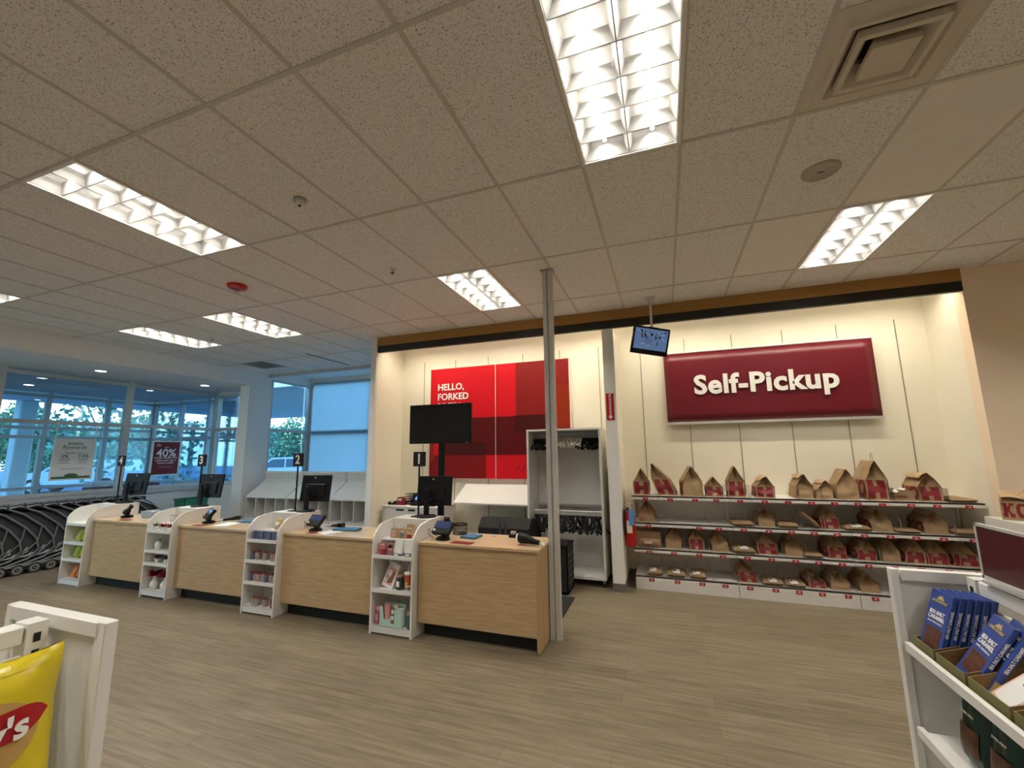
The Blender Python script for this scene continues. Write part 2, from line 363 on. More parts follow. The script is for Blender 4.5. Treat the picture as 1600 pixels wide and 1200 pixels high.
# low wall under the vestibule glazing with ledge
struct('wall_low', box(XG-.08, -2, 0, XG, 6.25, .93), 'wall')
struct('trim_6', box(XG-.1, -2, .93, XG+.04, 6.2, 1.02), 'frame')
def frame_y(name, X, ys, z0, zs, z1, wd=.07, dp=.10, endb=True):
    g = MB()
    for y in ys: g.box(X-dp/2, y-wd/2, z0, X+dp/2, y+wd/2, z1)
    for a, b in zip(ys[:-1], ys[1:]):
        for z in zs: g.box(X-dp/2, a+wd/2, z-.035, X+dp/2, b-wd/2, z+.035)
    return struct(name, g, 'frame')
w1 = frame_y('window_1', XG, [-1.6, .45, 2.4, 4.30, 6.2], 1.02, [1.04, 2.36, 3.22], 3.29, wd=.11)
for i, (a, b) in enumerate([(-1.6, .45), (.45, 2.4), (2.4, 4.3), (4.3, 6.2)]):
    box(XG-.005, a+.05, 1.07, XG+.005, b-.05, 2.33).build('pane', 'glass', w1)
    box(XG-.005, a+.05, 2.39, XG+.005, b-.05, 3.19).build('pane', 'glass', w1)
g = MB()
for x in (-10.84, -9.33): g.box(x-.04, 6.15, 1.02, x+.04, 6.25, 3.29)
for z in (1.04, 2.36, 3.2): g.box(-10.8, 6.15, z-.035, -9.37, 6.25, z+.035)
w2 = struct('window_2', g, 'frame')
box(-10.8, 6.195, 1.07, -9.37, 6.205, 2.33).build('pane', 'glass', w2); box(-10.8, 6.195, 2.39, -9.37, 6.205, 3.17).build('pane', 'glass', w2)
struct('wall_return', box(-10.9, 6.16, 0, -9.3, 6.24, 1.02), 'wall')
# far window bay
struct('ceiling_bay', box(-9.3, 6.07, 3.70, -4.6, 7.55, 3.78), 'wall')
struct('trim_7', box(-9.05, 6.07, 3.55, -4.67, 6.13, ZC+.1), 'frame')
struct('trim_8', box(-9.2, 6.18, 3.52, -9.08, 7.5, 3.72), 'wall'); struct('trim_9', box(-9.1, 7.40, 3.58, -4.67, 7.54, 3.72), 'wall'); struct('trim_10', box(-10.9, 6.16, 3.2, -9.3, 6.24, 3.3), 'wall')
w3 = frame_y('window_3', -9.15, [6.22, 7.42], .9, [1.2, 2.30, 3.52], 3.7, wd=.08)
box(-9.155, 6.26, 1.23, -9.145, 7.38, 2.26).build('pane', 'glass', w3); box(-9.155, 6.26, 2.34, -9.145, 7.38, 3.48).build('pane', 'glass', w3)
struct('wall_bay_left', box(-9.22, 6.18, 0, -9.08, 7.5, 1.2), 'wall')
g = MB()
for x in (-9.06, -7.1, -4.75): g.box(x-.045, 7.42, 1.2, x+.045, 7.52, 3.7)
for z in (1.2, 2.28, 3.6): g.box(-9.0, 7.43, z-.045, -4.7, 7.51, z+.045)
w4 = struct('window_4', g, 'frame')
for a, b in ((-9.0, -7.15), (-7.05, -4.8)):
    box(a, 7.49, 1.25, b, 7.5, 2.24).build('pane', 'glass', w4); box(a, 7.49, 2.32, b, 7.5, 3.55).build('pane', 'glass', w4)
struct('wall_far', box(-9.2, 7.42, 0, -4.6, 7.55, 1.16), 'wall')
for i, (a, b) in enumerate(((-8.99, -7.16), (-7.04, -4.82))):
    t = thing('roller_shade', ['pale blue roller shade drawn down the far window beside the corner', 'pale blue roller shade drawn down the far window next to the niche wall'][i], 'window shade', (a, 7.40, 1.24))
    g = MB(); g.add([(0, 0, 0), (b-a, 0, 0), (b-a, 0, 2.34), (0, 0, 2.34)], [(0, 1, 2, 3)]); g.build('shade_cloth', 'film', t, fix=False)
    MB().tube([(0, .0, 2.36), (b-a, .0, 2.36)], .022, 10).build('roller', 'frame', t)
    box(0, -.008, -.02, b-a, .008, .0).build('hem_bar', 'frame', t)

# ------------------------------------------------------------------ vestibule and outdoors
struct('ceiling_vestibule', box(-14.6, -2, 3.29, -10.98, 6.9, 3.4), 'vestwall')
w5 = frame_y('window_5', -14.4, [-1.9, -.6, .7, 2.0, 3.3, 4.5, 5.7, 6.8], 0, [.08, 1.0, 2.2, 2.42, 3.2], 3.29, wd=.10)
for a, b in [(-1.9, -.6), (-.6, .7), (.7, 2.0), (2.0, 3.3), (3.3, 4.5), (4.5, 5.7), (5.7, 6.8)]:
    box(-14.405, a+.05, .1, -14.395, b-.05, 3.17).build('pane', 'glass', w5)
g = MB()
for x in (-14.35, -13.2, -12.05, -10.98): g.box(x-.05, 6.78, 0, x+.05, 6.88, 3.29)
for z in (.08, 1.0, 2.2, 3.2): g.box(-14.3, 6.79, z-.04, -11.03, 6.87, z+.04)
w6 = struct('window_6', g, 'frame')
for a, b in ((-14.3, -13.25), (-13.15, -12.1), (-12.0, -11.03)): box(a, 6.825, .1, b, 6.835, 3.17).build('pane', 'glass', w6)
struct('wall_vestibule_end', box(-14.5, -2.1, 0, -10.9, -2, 3.4), 'vestwall')
struct('wall_vestibule_header', box(-14.35, -1.95, 2.25, -14.3, 3.6, 2.62), 'vestwall')
struct('floor_outside', box(-90, -40, -.35, -14.6, 110, -.2), 'asphalt')
struct('floor_outside_side', box(-14.6, 8.0, -.35, 40, 110, -.2), 'asphalt')
cn = thing('entrance_canopy', 'long flat entrance canopy outside the glazing', 'canopy')
box(-19.5, -6, 3.5, -14.55, 7.1, 4.2, bev=.02).build('canopy_slab', 'canopy', cn); box(-19.5, 7.1, 3.5, -9.4, 14.6, 4.2, bev=.02).build('canopy_slab', 'canopy', cn)
for p in ((-19.2, 14.2), (-19.2, 6.0), (-19.2, -2)): box(p[0]-.2, p[1]-.2, -.2, p[0]+.2, p[1]+.2, 3.5, bev=.03).build('column', 'canopytop', cn)
# trees beyond the parking lot
def tree_proto(mk, seed, h, rad, dens, label):
    rnd = random.Random(seed); t = thing('parking_lot_tree', label, 'tree')
    MB().tube([(0, 0, -.25), (.05, 0, h*.3), (0, .05, h*.62)], [.16, .12, .05], 8).build('trunk', 'bark', t)
    g = MB()
    for _ in range(7):
        a = rnd.uniform(0, 2*PI); e = Vector((math.cos(a)*rad*.7, math.sin(a)*rad*.7, h*rnd.uniform(.6, .95))); s0 = Vector((0, 0, h*rnd.uniform(.3, .5)))
        g.tube([s0, s0.lerp(e, .5)+Vector((0, 0, .15)), e], [.05, .03, .012], 5)
    g.build('branches', 'bark', t)
    g = MB(); q = .16
    blobs = [(Vector((rnd.gauss(0, rad*.38), rnd.gauss(0, rad*.38), h*rnd.uniform(.16, .88))), rnd.uniform(.38, .6)*rad) for _ in range(16)]
    for _ in range(dens):
        c, rr = rnd.choice(blobs); d = Vector((rnd.gauss(0, 1), rnd.gauss(0, 1), rnd.gauss(0, .8))).normalized()
        p = c+d*rr*rnd.uniform(.5, 1.0); a = Vector((rnd.gauss(0, 1), rnd.gauss(0, 1), rnd.gauss(0, 1))).normalized(); b = a.orthogonal().normalized()
        g.add([p-a*q, p+b*q*.6, p+a*q, p-b*q*.6], [(0, 1, 2, 3)])
    g.build('foliage', mk, t, fix=False); return t
lb = 'leafy tree at the far edge of the parking lot'
tA = tree_proto('leaf', 1, 5.6, 2.6, 7500, lb); tB = tree_proto('leafb', 2, 5.0, 2.7, 7500, lb)
tC = tree_proto('leafb', 5, 8.0, 3.0, 1100, 'tall thinly leaved tree standing outside the entrance glazing')
k = 0
for i in range(20):
    an = R(24+(i//2)*7.4+(i % 2)*3.7); rr = 40+(i % 2)*6.5; src = (tA, tB)[i % 2]
    loc = (-rr*math.sin(an)*1.05, rr*math.cos(an), -.2); o = src if k < 2 else copy_tree(src)
    o.location = loc; o.rotation_euler = (0, 0, i*1.3); s = .85+.15*((i*37) % 7)/7; o.scale = (s*.9, s*.9, s); o['group'] = 'trees beyond the parking lot'; k += 1
tC.location = (-25.5, 11.2, -.2); tC['group'] = 'tall thin trees outside the entrance'
for x, y in ((-27, 5.5), (-31.5, 21.5), (-24, 0.5)): copy_tree(tC, (x, y, -.2), x, group='tall thin trees outside the entrance')
def car(name, label, mk, loc, rz, pick):
    t = thing(name, label, 'car', loc, rz)
    prof = [(-2.5, .45), (-2.5, .95), (-2.35, 1.05), (-1.3, 1.12), (-.6, 1.72), (.9, 1.75)]+([(1.0, 1.12), (2.7, 1.12), (2.7, .45)] if pick else [(2.2, 1.70), (2.55, 1.1), (2.6, .45)])
    MB().prism(prof, 'y', -.92, .92).build('body', mk, t)
    g = MB()
    for s in (-1, 1):
        for a in ([(-1.12, 1.15), (-.55, 1.62), (.1, 1.64), (.1, 1.15)], [(.18, 1.15), (.18, 1.64), (.85, 1.64), (.85, 1.15)]): g.prism(a, 'y', s*.921, s*.935)
    g.build('window_glass', 'carglass', t)
    MB().add([(-1.24, -.8, 1.16), (-1.24, .8, 1.16), (-.67, .72, 1.68), (-.67, -.72, 1.68)], [(0, 1, 2, 3)]).build('windscreen', 'carglass', t, fix=False)
    for x in (-1.6, 1.6):
        for s in (-1, 1):
            wl = MB().tube([(x, s*.72, .38), (x, s*.96, .38)], .38, 20).build('wheel', 'blackmatte', t); MB().tube([(x, s*.955, .38), (x, s*.975, .38)], .22, 14).build('hub', 'greymetal', wl)
    g = MB()
    for s in (-1, 1): g.box(-2.53, s*.55-.2, .72, -2.49, s*.55+.2, .9)
    g.build('headlights', 'letter', t); return t
car('pickup_truck', 'white pickup truck parked outside, seen through the corner window', 'carwhite', (-22.6, 18.9, -.2), R(47), True)
car('car', 'blue estate car parked outside, seen through the narrow window by the column', 'carblue', (-27.4, 18.2, -.2), R(35), False)
car('car', 'pale car parked outside, behind the register number 3 sign', 'carwhite', (-31.0, 13.2, -.2), R(35), False)
hd = thing('shrub', 'low light green shrub outside below the narrow window', 'shrub', (-16.5, 11.2, -.2))
g = MB(); rnd = random.Random(3)
for _ in range(1500):
    d = Vector((rnd.gauss(0, 1), rnd.gauss(0, 1), abs(rnd.gauss(0, .8)))).normalized(); p = Vector((d.x*.9, d.y*.9, d.z*.75))*rnd.uniform(.8, 1); a = Vector((rnd.gauss(0, 1), rnd.gauss(0, 1), rnd.gauss(0, 1))).normalized()*.07; b = a.orthogonal()*.6
    g.add([p-a, p+b, p+a, p-b], [(0, 1, 2, 3)])
g.build('foliage', 'leafb', hd, fix=False)
for i, (y, x) in enumerate(((4.9, -12.6), (5.9, -12.9))):
    t = thing('basket_stack', ['stack of maroon shopping baskets in the vestibule under the maroon poster', 'stack of maroon shopping baskets in the vestibule right of the maroon poster'][i], 'baskets', (x, y, 0))
    for q in range(9):
        z = .1+q*.12; MB().box(-.2, -.28, z, .2, .28, z+.09, bev=.02).build('basket', ['maroon', 'white'][q % 3 == 2], t)

# downlights in the soffit and vestibule ceiling, diffusers
for (x, y, lbl) in ((-9.95, 3.30, 'round recessed downlight in the soffit above the first tall pane'), (-9.95, 5.2, 'round recessed downlight in the soffit nearest the column'),
                    (-13.2, 3.65, 'round recessed downlight in the vestibule ceiling behind the left upper pane'), (-13.5, 2.3, 'faint round recessed downlight deep in the vestibule ceiling'), (-12.4, 5.1, 'round recessed downlight in the vestibule ceiling right of the mullion')):
    t = thing('downlight', lbl, 'ceiling light', (x, y, 3.29))
    MB().lathe([(.095, 0), (.095, -.006), (.08, -.01), (.075, -.002)], n=24).build('trim_ring', 'whitemetal', t, smooth=True)
    MB().lathe([(.073, -.004), (.073, -.008)], n=24).build('lens', 'led', t)
t = thing('slot_diffuser', 'pale linear air diffuser in the vestibule ceiling', 'air vent', (-12.6, 4.1, 3.288)); g = MB()
for k in range(4): g.box(-.3+.15*k, -.5, -.014, -.24+.15*k, .5, -.002)
g.build('blades', 'whitemetal', t)

# ------------------------------------------------------------------ ceiling fixtures
def make_troffer():
    t = thing('troffer_light', 'x', 'ceiling light')
    W, L = .61, 1.22; g = MB()
    g.box(.0, 0, -.008, .022, L, .01); g.box(W-.022, 0, -.008, W, L, .01); g.box(.022, 0, -.008, W-.022, .022, .01); g.box(.022, L-.022, -.008, W-.022, L, .01)
    g.build('frame', 'whitemetal', t)
    g = MB(); z = .135
    a = [(.02, .022, .0), (W-.02, .022, 0), (W-.02, L-.022, 0), (.02, L-.022, 0)]; b = [(.02, .022, z), (W-.02, .022, z), (W-.02, L-.022, z), (.02, L-.022, z)]
    g.add(a+b, [(0, 1, 5, 4), (1, 2, 6, 5), (2, 3, 7, 6), (3, 0, 4, 7), (4, 5, 6, 7)]); g.build('housing', 'louver', t, fix=False)
    g = MB(); h = .078
    def blade(x0, y0, x1, y1, sp=None):
        if sp: g.prism([(x0-.003, 0), (x0+.003, 0), (x0+.022, h*.55), (x0+.03, h), (x0-.03, h), (x0-.022, h*.55)], 'y', y0, y1)
        else: g.prism([(y0-.003, 0), (y0+.003, 0), (y0+.018, h*.55), (y0+.026, h), (y0-.026, h), (y0-.018, h*.55)], 'x', x0, x1)
    blade(W/2, .022, 0, L-.022, 1)
    for k in range(1, 6): blade(.022, L*k/6, W-.022, 0)
    for sx in (0, 1):   # sloped side wings
        x = .022 if sx == 0 else W-.022; d = 1 if sx == 0 else -1
        g.prism([(x, 0), (x+d*.004, 0), (x+d*.03, h*.6), (x+d*.042, h), (x, h)], 'y', .022, L-.022)
    for sy in (0, 1):
        y = .022 if sy == 0 else L-.022; d = 1 if sy == 0 else -1
        g.prism([(y, 0), (y+d*.004, 0), (y+d*.02, h*.6), (y+d*.03, h), (y, h)], 'x', .022, W-.022)
    g.build('louver', 'louver', t)
    for x in (W*.26, W*.74):
        MB().tube([(x, .06, .10), (x, L-.06, .10)], .0135, 8).build('tube', 'tube', t)
        ld = bpy.data.lights.new('tube_light', 'AREA'); ld.shape = 'RECTANGLE'; ld.size = .024; ld.size_y = L-.14; ld.energy = LAMP; ld.color = (1, .95, .86); ld.spread = R(148)
        lo = bpy.data.objects.new('tube_light', ld); COL.objects.link(lo); lo.parent = t; lo.location = (x, L/2, .085)
    return t
tl = ['lit two-tube ceiling light at the left of the photo', 'large lit ceiling light at the top edge of the photo', 'lit ceiling light to the right, out over the aisle', 'partly cut off ceiling light at the left edge of the photo',
      'lit ceiling light nearest the glazed entrance', 'lit ceiling light between the entrance and the register area', 'lit ceiling light just left of the silver pole', 'lit ceiling light above the self pickup sign at right']
p0 = make_troffer()
for i, (x, y) in enumerate(fixt):
    lab = tl[i] if i < len(tl) else 'ceiling light further back in the store behind the camera'
    o = p0 if i == 0 else copy_tree(p0); o.location = (x, y, ZC); o['label'] = lab; o['group'] = 'recessed ceiling lights'
# supply vent
t = thing('supply_vent', 'square white four-way ceiling air vent with nested cones at top right', 'air vent', (.915, .915, ZC))
g = MB()
def ring(g, r0, z0, r1, z1, mi=0, flat=False):
    a = [(-r0, -r0, z0), (r0, -r0, z0), (r0, r0, z0), (-r0, r0, z0)]; b = [(-r1, -r1, z1), (r1, -r1, z1), (r1, r1, z1), (-r1, r1, z1)]
    g.add(a+b, [(0, 1, 5, 4), (1, 2, 6, 5), (2, 3, 7, 6), (3, 0, 4, 7)], mi)
ring(g, .305, -.001, .235, -.001); ring(g, .235, -.001, .225, -.02); ring(g, .225, -.02, .205, -.02); ring(g, .205, -.02, .13, .07); g.build('outer_cone', 'ventpaint', t, fix=False)
g = MB(); ring(g, .17, .0, .17, -.035); ring(g, .17, -.035, .145, -.035); ring(g, .145, -.035, .09, .05); ring(g, .17, .0, .10, .08); g.build('middle_cone', 'ventpaint', t, fix=False)
g = MB(); ring(g, .095, -.02, .095, -.045); g.add([(-.095, -.095, -.045), (.095, -.095, -.045), (.095, .095, -.045), (-.095, .095, -.045)], [(0, 1, 2, 3)]); ring(g, .095, -.02, .06, .05); g.build('inner_cone', 'ventpaint', t, fix=False)
g = MB(); ring(g, .21, .0, .16, .09); g.add([(-.25, -.25, .09), (.25, -.25, .09), (.25, .25, .09), (-.25, .25, .09)], [(0, 1, 2, 3)]); g.build('throat', 'dark', t, fix=False)
t = thing('return_vent', 'dark square ceiling return grille near the far window', 'air vent', (-8.16, 5.16, ZC-.004)); g = MB()
box(-.29, -.29, -.002, .29, .29, 0).build('backing', 'dark', t)
for k in range(14): g.box(-.28, -.28+.04*k, -.012, .28, -.272+.04*k, -.002)
g.build('grille', 'greymetal', t)
t = thing('slot_vent', 'thin dark linear slot in the ceiling near the far window', 'air vent', (-6.5, 5.25, ZC-.004)); box(-.03, -.6, -.006, .03, .6, 0).build('frame', 'tbar', t); box(-.014, -.58, -.008, .014, .58, -.005).build('slot', 'dark', t)
t = thing('dome_camera', 'small grey dome security camera on the ceiling', 'security camera', (-2.67, .85, ZC)); t.scale = (.75, .75, .75)
MB().lathe([(.065, 0), (.065, -.02), (.055, -.028)], n=24).build('base', 'greymetal', t, smooth=True); MB().lathe([(.04, -.028), (.038, -.045), (.026, -.06), (.001, -.066)], n=20).build('dome', 'whitemetal', t, smooth=True); MB().lathe([(.016, -.058), (.014, -.07), (.001, -.073)], n=14).build('lens', 'blackgloss', t, smooth=True)
t = thing('fire_alarm', 'round red fire alarm beacon on the ceiling', 'fire alarm', (-4.63, 1.86, ZC))
MB().lathe([(.10, 0), (.10, -.025), (.085, -.04), (.05, -.045)], n=24).build('base', 'extred', t, smooth=True); MB().lathe([(.035, -.045), (.032, -.07), (.02, -.082), (.001, -.084)], n=16).build('lens', 'acrylic', t, smooth=True)
t = thing('ceiling_speaker', 'flat round beige ceiling speaker right of the large light', 'speaker', (.92, 1.85, ZC)); MB().lathe([(.115, 0), (.115, -.006), (.105, -.012), (.10, -.009), (.001, -.009)], n=32).build('grille', 'spk', t, smooth=True); box(-.02, -.003, -.0125, .02, .003, -.009).build('badge', 'ink', t)
for i, (x, y, lbl) in enumerate(((-2.75, 2.12, 'brass sprinkler head in the ceiling left of the register lights'), (-7.0, 3.25, 'small dark sprinkler head between the two far ceiling lights'), (-10.1, 5.6, 'small sprinkler head in the soffit by the column'))):
    z = ZC if i < 2 else 3.29
    t = thing('sprinkler', lbl, 'sprinkler', (x, y, z)); MB().lathe([(.04, 0), (.035, -.006), (.012, -.008)], n=20).build('escutcheon', 'silver', t, smooth=True)
    MB().lathe([(.010, -.006), (.010, -.03), (.006, -.032)], n=10).build('body', 'greymetal', t); MB().lathe([(.02, -.045), (.02, -.048)], n=14).tube([(-.01, 0, -.028), (-.012, 0, -.045)], .002, 5).tube([(.01, 0, -.028), (.012, 0, -.045)], .002, 5).build('deflector', 'dark', t)

# ------------------------------------------------------------------ pole, hanging monitor, signs
t = thing('silver_pole', 'tall slotted silver aluminium pole at the end of the oak counter', 'pole', (-1.262, 2.74, 0))
g = MB(); g.box(-.05, -.03, 0, -.008, .03, ZC); g.box(.008, -.03, 0, .05, .03, ZC); g.build('extrusion', 'silver', t); box(-.008, -.018, 0, .008, .03, ZC).build('slot', 'greymetal', t)
box(-.07, -.05, ZC-.012, .07, .05, ZC).build('ceiling_plate', 'greymetal', t); box(-.055, -.035, 0, .055, .035, .02).build('foot', 'greymetal', t)

t = thing('hanging_monitor', 'small security monitor hanging from the ceiling, tilted, showing a camera view', 'monitor', (-.30, 3.97, 3.05))
MB().tube([(.03, .03, .17), (.03, .03, ZC-3.05)], .016, 10).build('drop_pole', 'silver', t); box(-.03, -.03, ZC-3.05-.012, .09, .09, ZC-3.05).build('ceiling_plate', 'silver', t)
mr = Euler((R(10), R(9), R(20))).to_matrix().to_4x4()
MB().box(-.225, -.02, -.17, .225, .02, .17, mx=mr, bev=.006).build('casing', 'blackgloss', t); MB().box(-.2, -.024, -.11, .2, -.0205, .145, mx=mr).build('screen', 'screen', t)
g = MB(); rnd = random.Random(11)
for _ in range(34):
    x, z = rnd.uniform(-.14, .17), rnd.uniform(.03, .12); a = rnd.uniform(.004, .012); g.box(x-a, -.0255, z-a*.9, x+a, -.0245, z+a*.9, mx=mr)
for k in range(4): g.box(-.08, -.0255, -.03+.02*k, .06-.02*k, -.0245, -.026+.02*k, mx=mr)
g.box(.08, -.0255, -.05, .09, -.0245, 0, mx=mr).build('picture', 'screenink', t)
g = MB()
for _ in range(14):
    x, z = rnd.uniform(-.17, .17), rnd.uniform(-.08, .12); g.box(x-.015, -.0252, z-.002, x+.02, -.0244, z+.002, mx=mr)
g.build('picture_highlight', 'screenpale', t)
MB().box(-.03, .02, -.03, .08, .06, .18, mx=mr).build('bracket', 'black', t)

# self pickup sign
t = thing('self_pickup_banner', 'wide maroon banner reading Self-Pickup on the right wall', 'sign', (-.15, 4.97, 2.1))
g = MB(); g.grid(lambda u, v: (u*2.45, -.003*math.sin(v*PI)-.003*math.sin(u*7+2*v), v*.975), 24, 8); o = g.build('banner_sheet', 'maroonsign', t, smooth=True)
s_ = o.modifiers.new('s', 'SOLIDIFY'); s_.thickness = .002
MB().tube([(-.01, 0, .985), (2.46, 0, .985)], .014, 8).build('top_rail', 'whitemetal', t); box(-.01, -.014, -.03, 2.46, .014, .004).build('bottom_rail', 'silver', t)
text('lettering', 'Self-Pickup', .36, (1.215, -.024, .495), FY, 'letter', t, bold=.035, space=1.06)
for x in (.25, 1.22, 2.2): MB().tube([(x, 0, .99), (x, .03, 1.16)], .003, 5).build('hook', 'silver', t)
# hello mural panel
t = thing('welcome_panel', 'large red graphic wall panel reading HELLO, FORKED RIVER!', 'wall panel', (-3.97, 4.985, 1.305))
W2 = 2.43; H2 = 1.845
box(0, 0, 0, W2, .045, H2).build('board', 'red1', t)
g = MB()
def rc(x0, z0, x1, z1, mk, dy): 
    MB().box(x0, -dy, z0, x1, 0, z1).build('colour_block', mk, t)
rc(1.56, .96, W2, H2, 'red5', .0012); rc(2.22, 0.55, W2, H2*.78, 'redorange', .0014); rc(1.56, .96, 2.15, H2, 'red5', .0018)
rc(.22, .37, 1.56, .98, 'red3', .0020); rc(1.2, .37, 2.12, .98, 'red3', .0024); rc(1.54, .70, 2.12, .99, 'red4', .0028); rc(.2, .37, 1.04, .57, 'red4', .0030); rc(0, 0, 1.04, .37, 'red2', .0032); rc(0, .27, .08, .58, 'redorange', .0036)
g = MB()
for r_ in range(5):
    for c in range(10): g.box(.57+.1*c, -.004, H2-.08-.05*r_-.006, .582+.1*c, 0, H2-.08-.05*r_+.006)
g.build('dot_pattern', 'red5', t)['kind'] = 'stuff'
g = MB()
for k in range(6): g.prism([(1.55+.09*k, .13), (1.56+.09*k, .13), (1.62+.09*k, .21), (1.61+.09*k, .21)], 'y', -.004, 0)
g.build('slash_pattern', 'red4', t)
box(1.205, -.003, 0, 1.212, .0, H2).build('seam', 'letter', t)
box(-.014, .004, -.006, 0, .044, H2+.004).build('edge_trim', 'letter', t); box(W2, .004, -.006, W2+.014, .044, H2+.004).build('edge_trim', 'letter', t)
for k, s in enumerate(('HELLO,', 'FORKED', 'RIVER!')): text('lettering', s, .155, (.14, -.006, 1.515-.165*k), FY, 'letter', t, bold=.025, align='LEFT')

# extinguisher sign + extinguisher
t = thing('extinguisher_sign', 'narrow red fire extinguisher sign on the pillar between the niches', 'sign', (-.855, 4.283, 2.12)); box(-.05, 0, 0, .05, .004, .35).build('plate', 'extred', t)
text('lettering', 'FIRE\nEXTINGUISHER'.replace('\n', ' '), .038, (0, -.003, .19), (R(90), R(90), 0), 'letter', t, bold=.02)
g = MB().prism([(-.03, .045), (0, .012), (.03, .045), (.012, .045), (.012, .06), (-.012, .06), (-.012, .045)], 'y', -.002, 0); g.build('arrow', 'letter', t)
t = thing('fire_extinguisher', 'red fire extinguisher with blue tag hanging on the pillar side', 'fire extinguisher', (-.695, 4.40, .53))
MB().lathe([(.001, 0), (.06, .0), (.07, .015), (.07, .36), (.055, .41), (.025, .43), (.022, .45)], n=24).build('cylinder', 'extred', t, smooth=True)
v_ = MB().lathe([(.02, .45), (.02, .48), (.012, .49)], n=12).box(-.012, -.05, .485, .012, .05, .497).box(-.012, -.06, .515, .012, .04, .525).tube([(-.05, -.02, .5), (.06, -.03, .53)], .006, 6).build('valve', 'silver', t)
MB().tube([(.0, -.03, .47), (-.05, -.07, .44), (-.06, -.08, .3), (-.055, -.075, .14)], .011, 8).build('hose', 'black', t, smooth=True)
box(-.03, -.0725, .17, .035, -.0705, .32).build('label_plate', 'extlabel', t); MB().box(.0, -.085, .27, .065, -.078, .45).build('inspection_tag', 'blueplastic', t)
box(-.085, -.02, .2, -.068, .02, .46).build('bracket', 'greymetal', t)

# hanging posters on the vestibule glazing
def poster(name, label, y0, y1, z0, z1, mk):
    t = thing(name, label, 'poster', (-10.80, (y0+y1)/2, z0)); h = z1-z0; w_ = (y1-y0)/2
    MB().box(-.004, -w_, 0, .004, w_, h).build('sheet', mk, t); g = MB()
    for s in (-1, 1): g.box(-.008, s*w_-.012, -.01, .008, s*w_+.012, h+.01)
    g.box(-.008, -w_, -.012, .008, w_, .008); g.box(-.008, -w_, h-.008, .008, w_, h+.012); g.build('frame', 'letter', t)
    for s in (-1, 1): MB().tube([(0, s*w_*.98, h), (0, s*w_*.98, 2.36-z0)], .006, 6).build('hanging_rod', 'letter', t)
    return t
t = poster('rewards_poster', 'white framed poster about rewards with 5% and 7.5% hanging in the glazing', 3.19, 3.78, 1.305, 2.045, 'paper')
def pt(s, size, y, z, mk='signtext', **k): return text('lettering', s, size, (.0055, y, z), FX, mk, t, **k)
pt("KOHL'S", .062, 0, .66, bold=.03); pt('Rewards', .10, 0, .595); pt('Members earn', .045, 0, .49); pt('5%', .085, -.13, .425, bold=.02); pt('7.5%', .085, .14, .425, bold=.02); pt('or', .03, 0, .41)
pt('rewards', .045, -.13, .37, bold=.01); pt('rewards', .045, .14, .37, bold=.01); pt('every day\non purchases', .03, -.13, .32); pt('every day\nwith card', .03, .14, .32); pt('Ask an associate how to join today', .025, 0, .20)
MB().box(.004, -.28, .015, .0055, .28, .055).build('green_band', 'signgreen', t); MB().lathe([(.001, 0), (.10, 0), (.10, .002), (.001, .002)], n=24, mx=Matrix.Translation((.0045, 0, .065)) @ Matrix.Rotation(R(90), 4, 'Y') @ Matrix.Scale(.45, 4, (1, 0, 0))).build('badge', 'signgreen', t)
t = poster('savings_poster', 'maroon framed poster with large 40% hanging in the glazing', 4.80, 5.36, 1.305, 2.035, 'maroonsign')
pt('save', .05, 0, .60, 'letter'); pt('40%', .24, 0, .47, 'letter', bold=.015); pt("TODAY WHEN YOU\nOPEN AND USE A\nKOHL'S CARD", .052, 0, .31, 'letter', bold=.01, line=1.1); pt('subject to credit approval', .026, 0, .17, 'letter'); pt('my\nCard', .05, -.17, .655, 'letter', line=.7)


# ------------------------------------------------------------------ register counters and end racks
YF = 2.40; CT = .865
cxs = [(-2.54, -1.32), (-4.27, -3.05), (-6.00, -4.78), (-7.72, -6.50)]
rxs = [-3.03, -4.75, -6.48, -8.21]
cl = ['oak register counter 1, nearest and at the right end by the silver pole', 'oak register counter 2, second from the right', 'oak register counter 3, third from the right', 'oak register counter 4, leftmost and furthest']
def make_counter(x0, x1, i):
    t = thing('register_counter', cl[i], 'counter', (x0, YF, 0), group='oak register counters'); W = x1-x0
    box(.0, .012, .13, W-.03, .034, CT-.03).build('front_panel', 'oak', t)
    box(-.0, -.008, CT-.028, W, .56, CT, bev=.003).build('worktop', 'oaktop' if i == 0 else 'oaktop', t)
    box(W-.028, .0, .02, W, .54, CT-.028).build('end_panel', 'oaksand', t); box(0, .034, .13, .025, .54, CT-.028).build('end_panel', 'oaksand', t)
    box(.025, .10, 0, W-.03, .12, .13).build('kick_plate', 'blackmatte', t)
    box(.025, .30, .5, W-.03, .54, .52).build('shelf', 'laminate', t)
    for x in (.18, .6): MB().lathe([(.03, 0), (.03, .004), (.02, .006)], (x, .46, CT), n=16).build('cable_grommet', 'greymetal', t)
    return t
for i, (a, b) in enumerate(cxs): make_counter(a, b, i)
rl = ['white display rack with gifts and tumblers, nearest, left of counter 1', 'white display rack with rows of small candles, left of counter 2', 'white display rack with potted flowers and vases, left of counter 3', 'white display rack with candy bags, leftmost']
sh = [(.72, .405, .075), (.775, .555, .33, .075), (.79, .55, .40, .085), (.80, .55, .33, .065)]
RW = .475
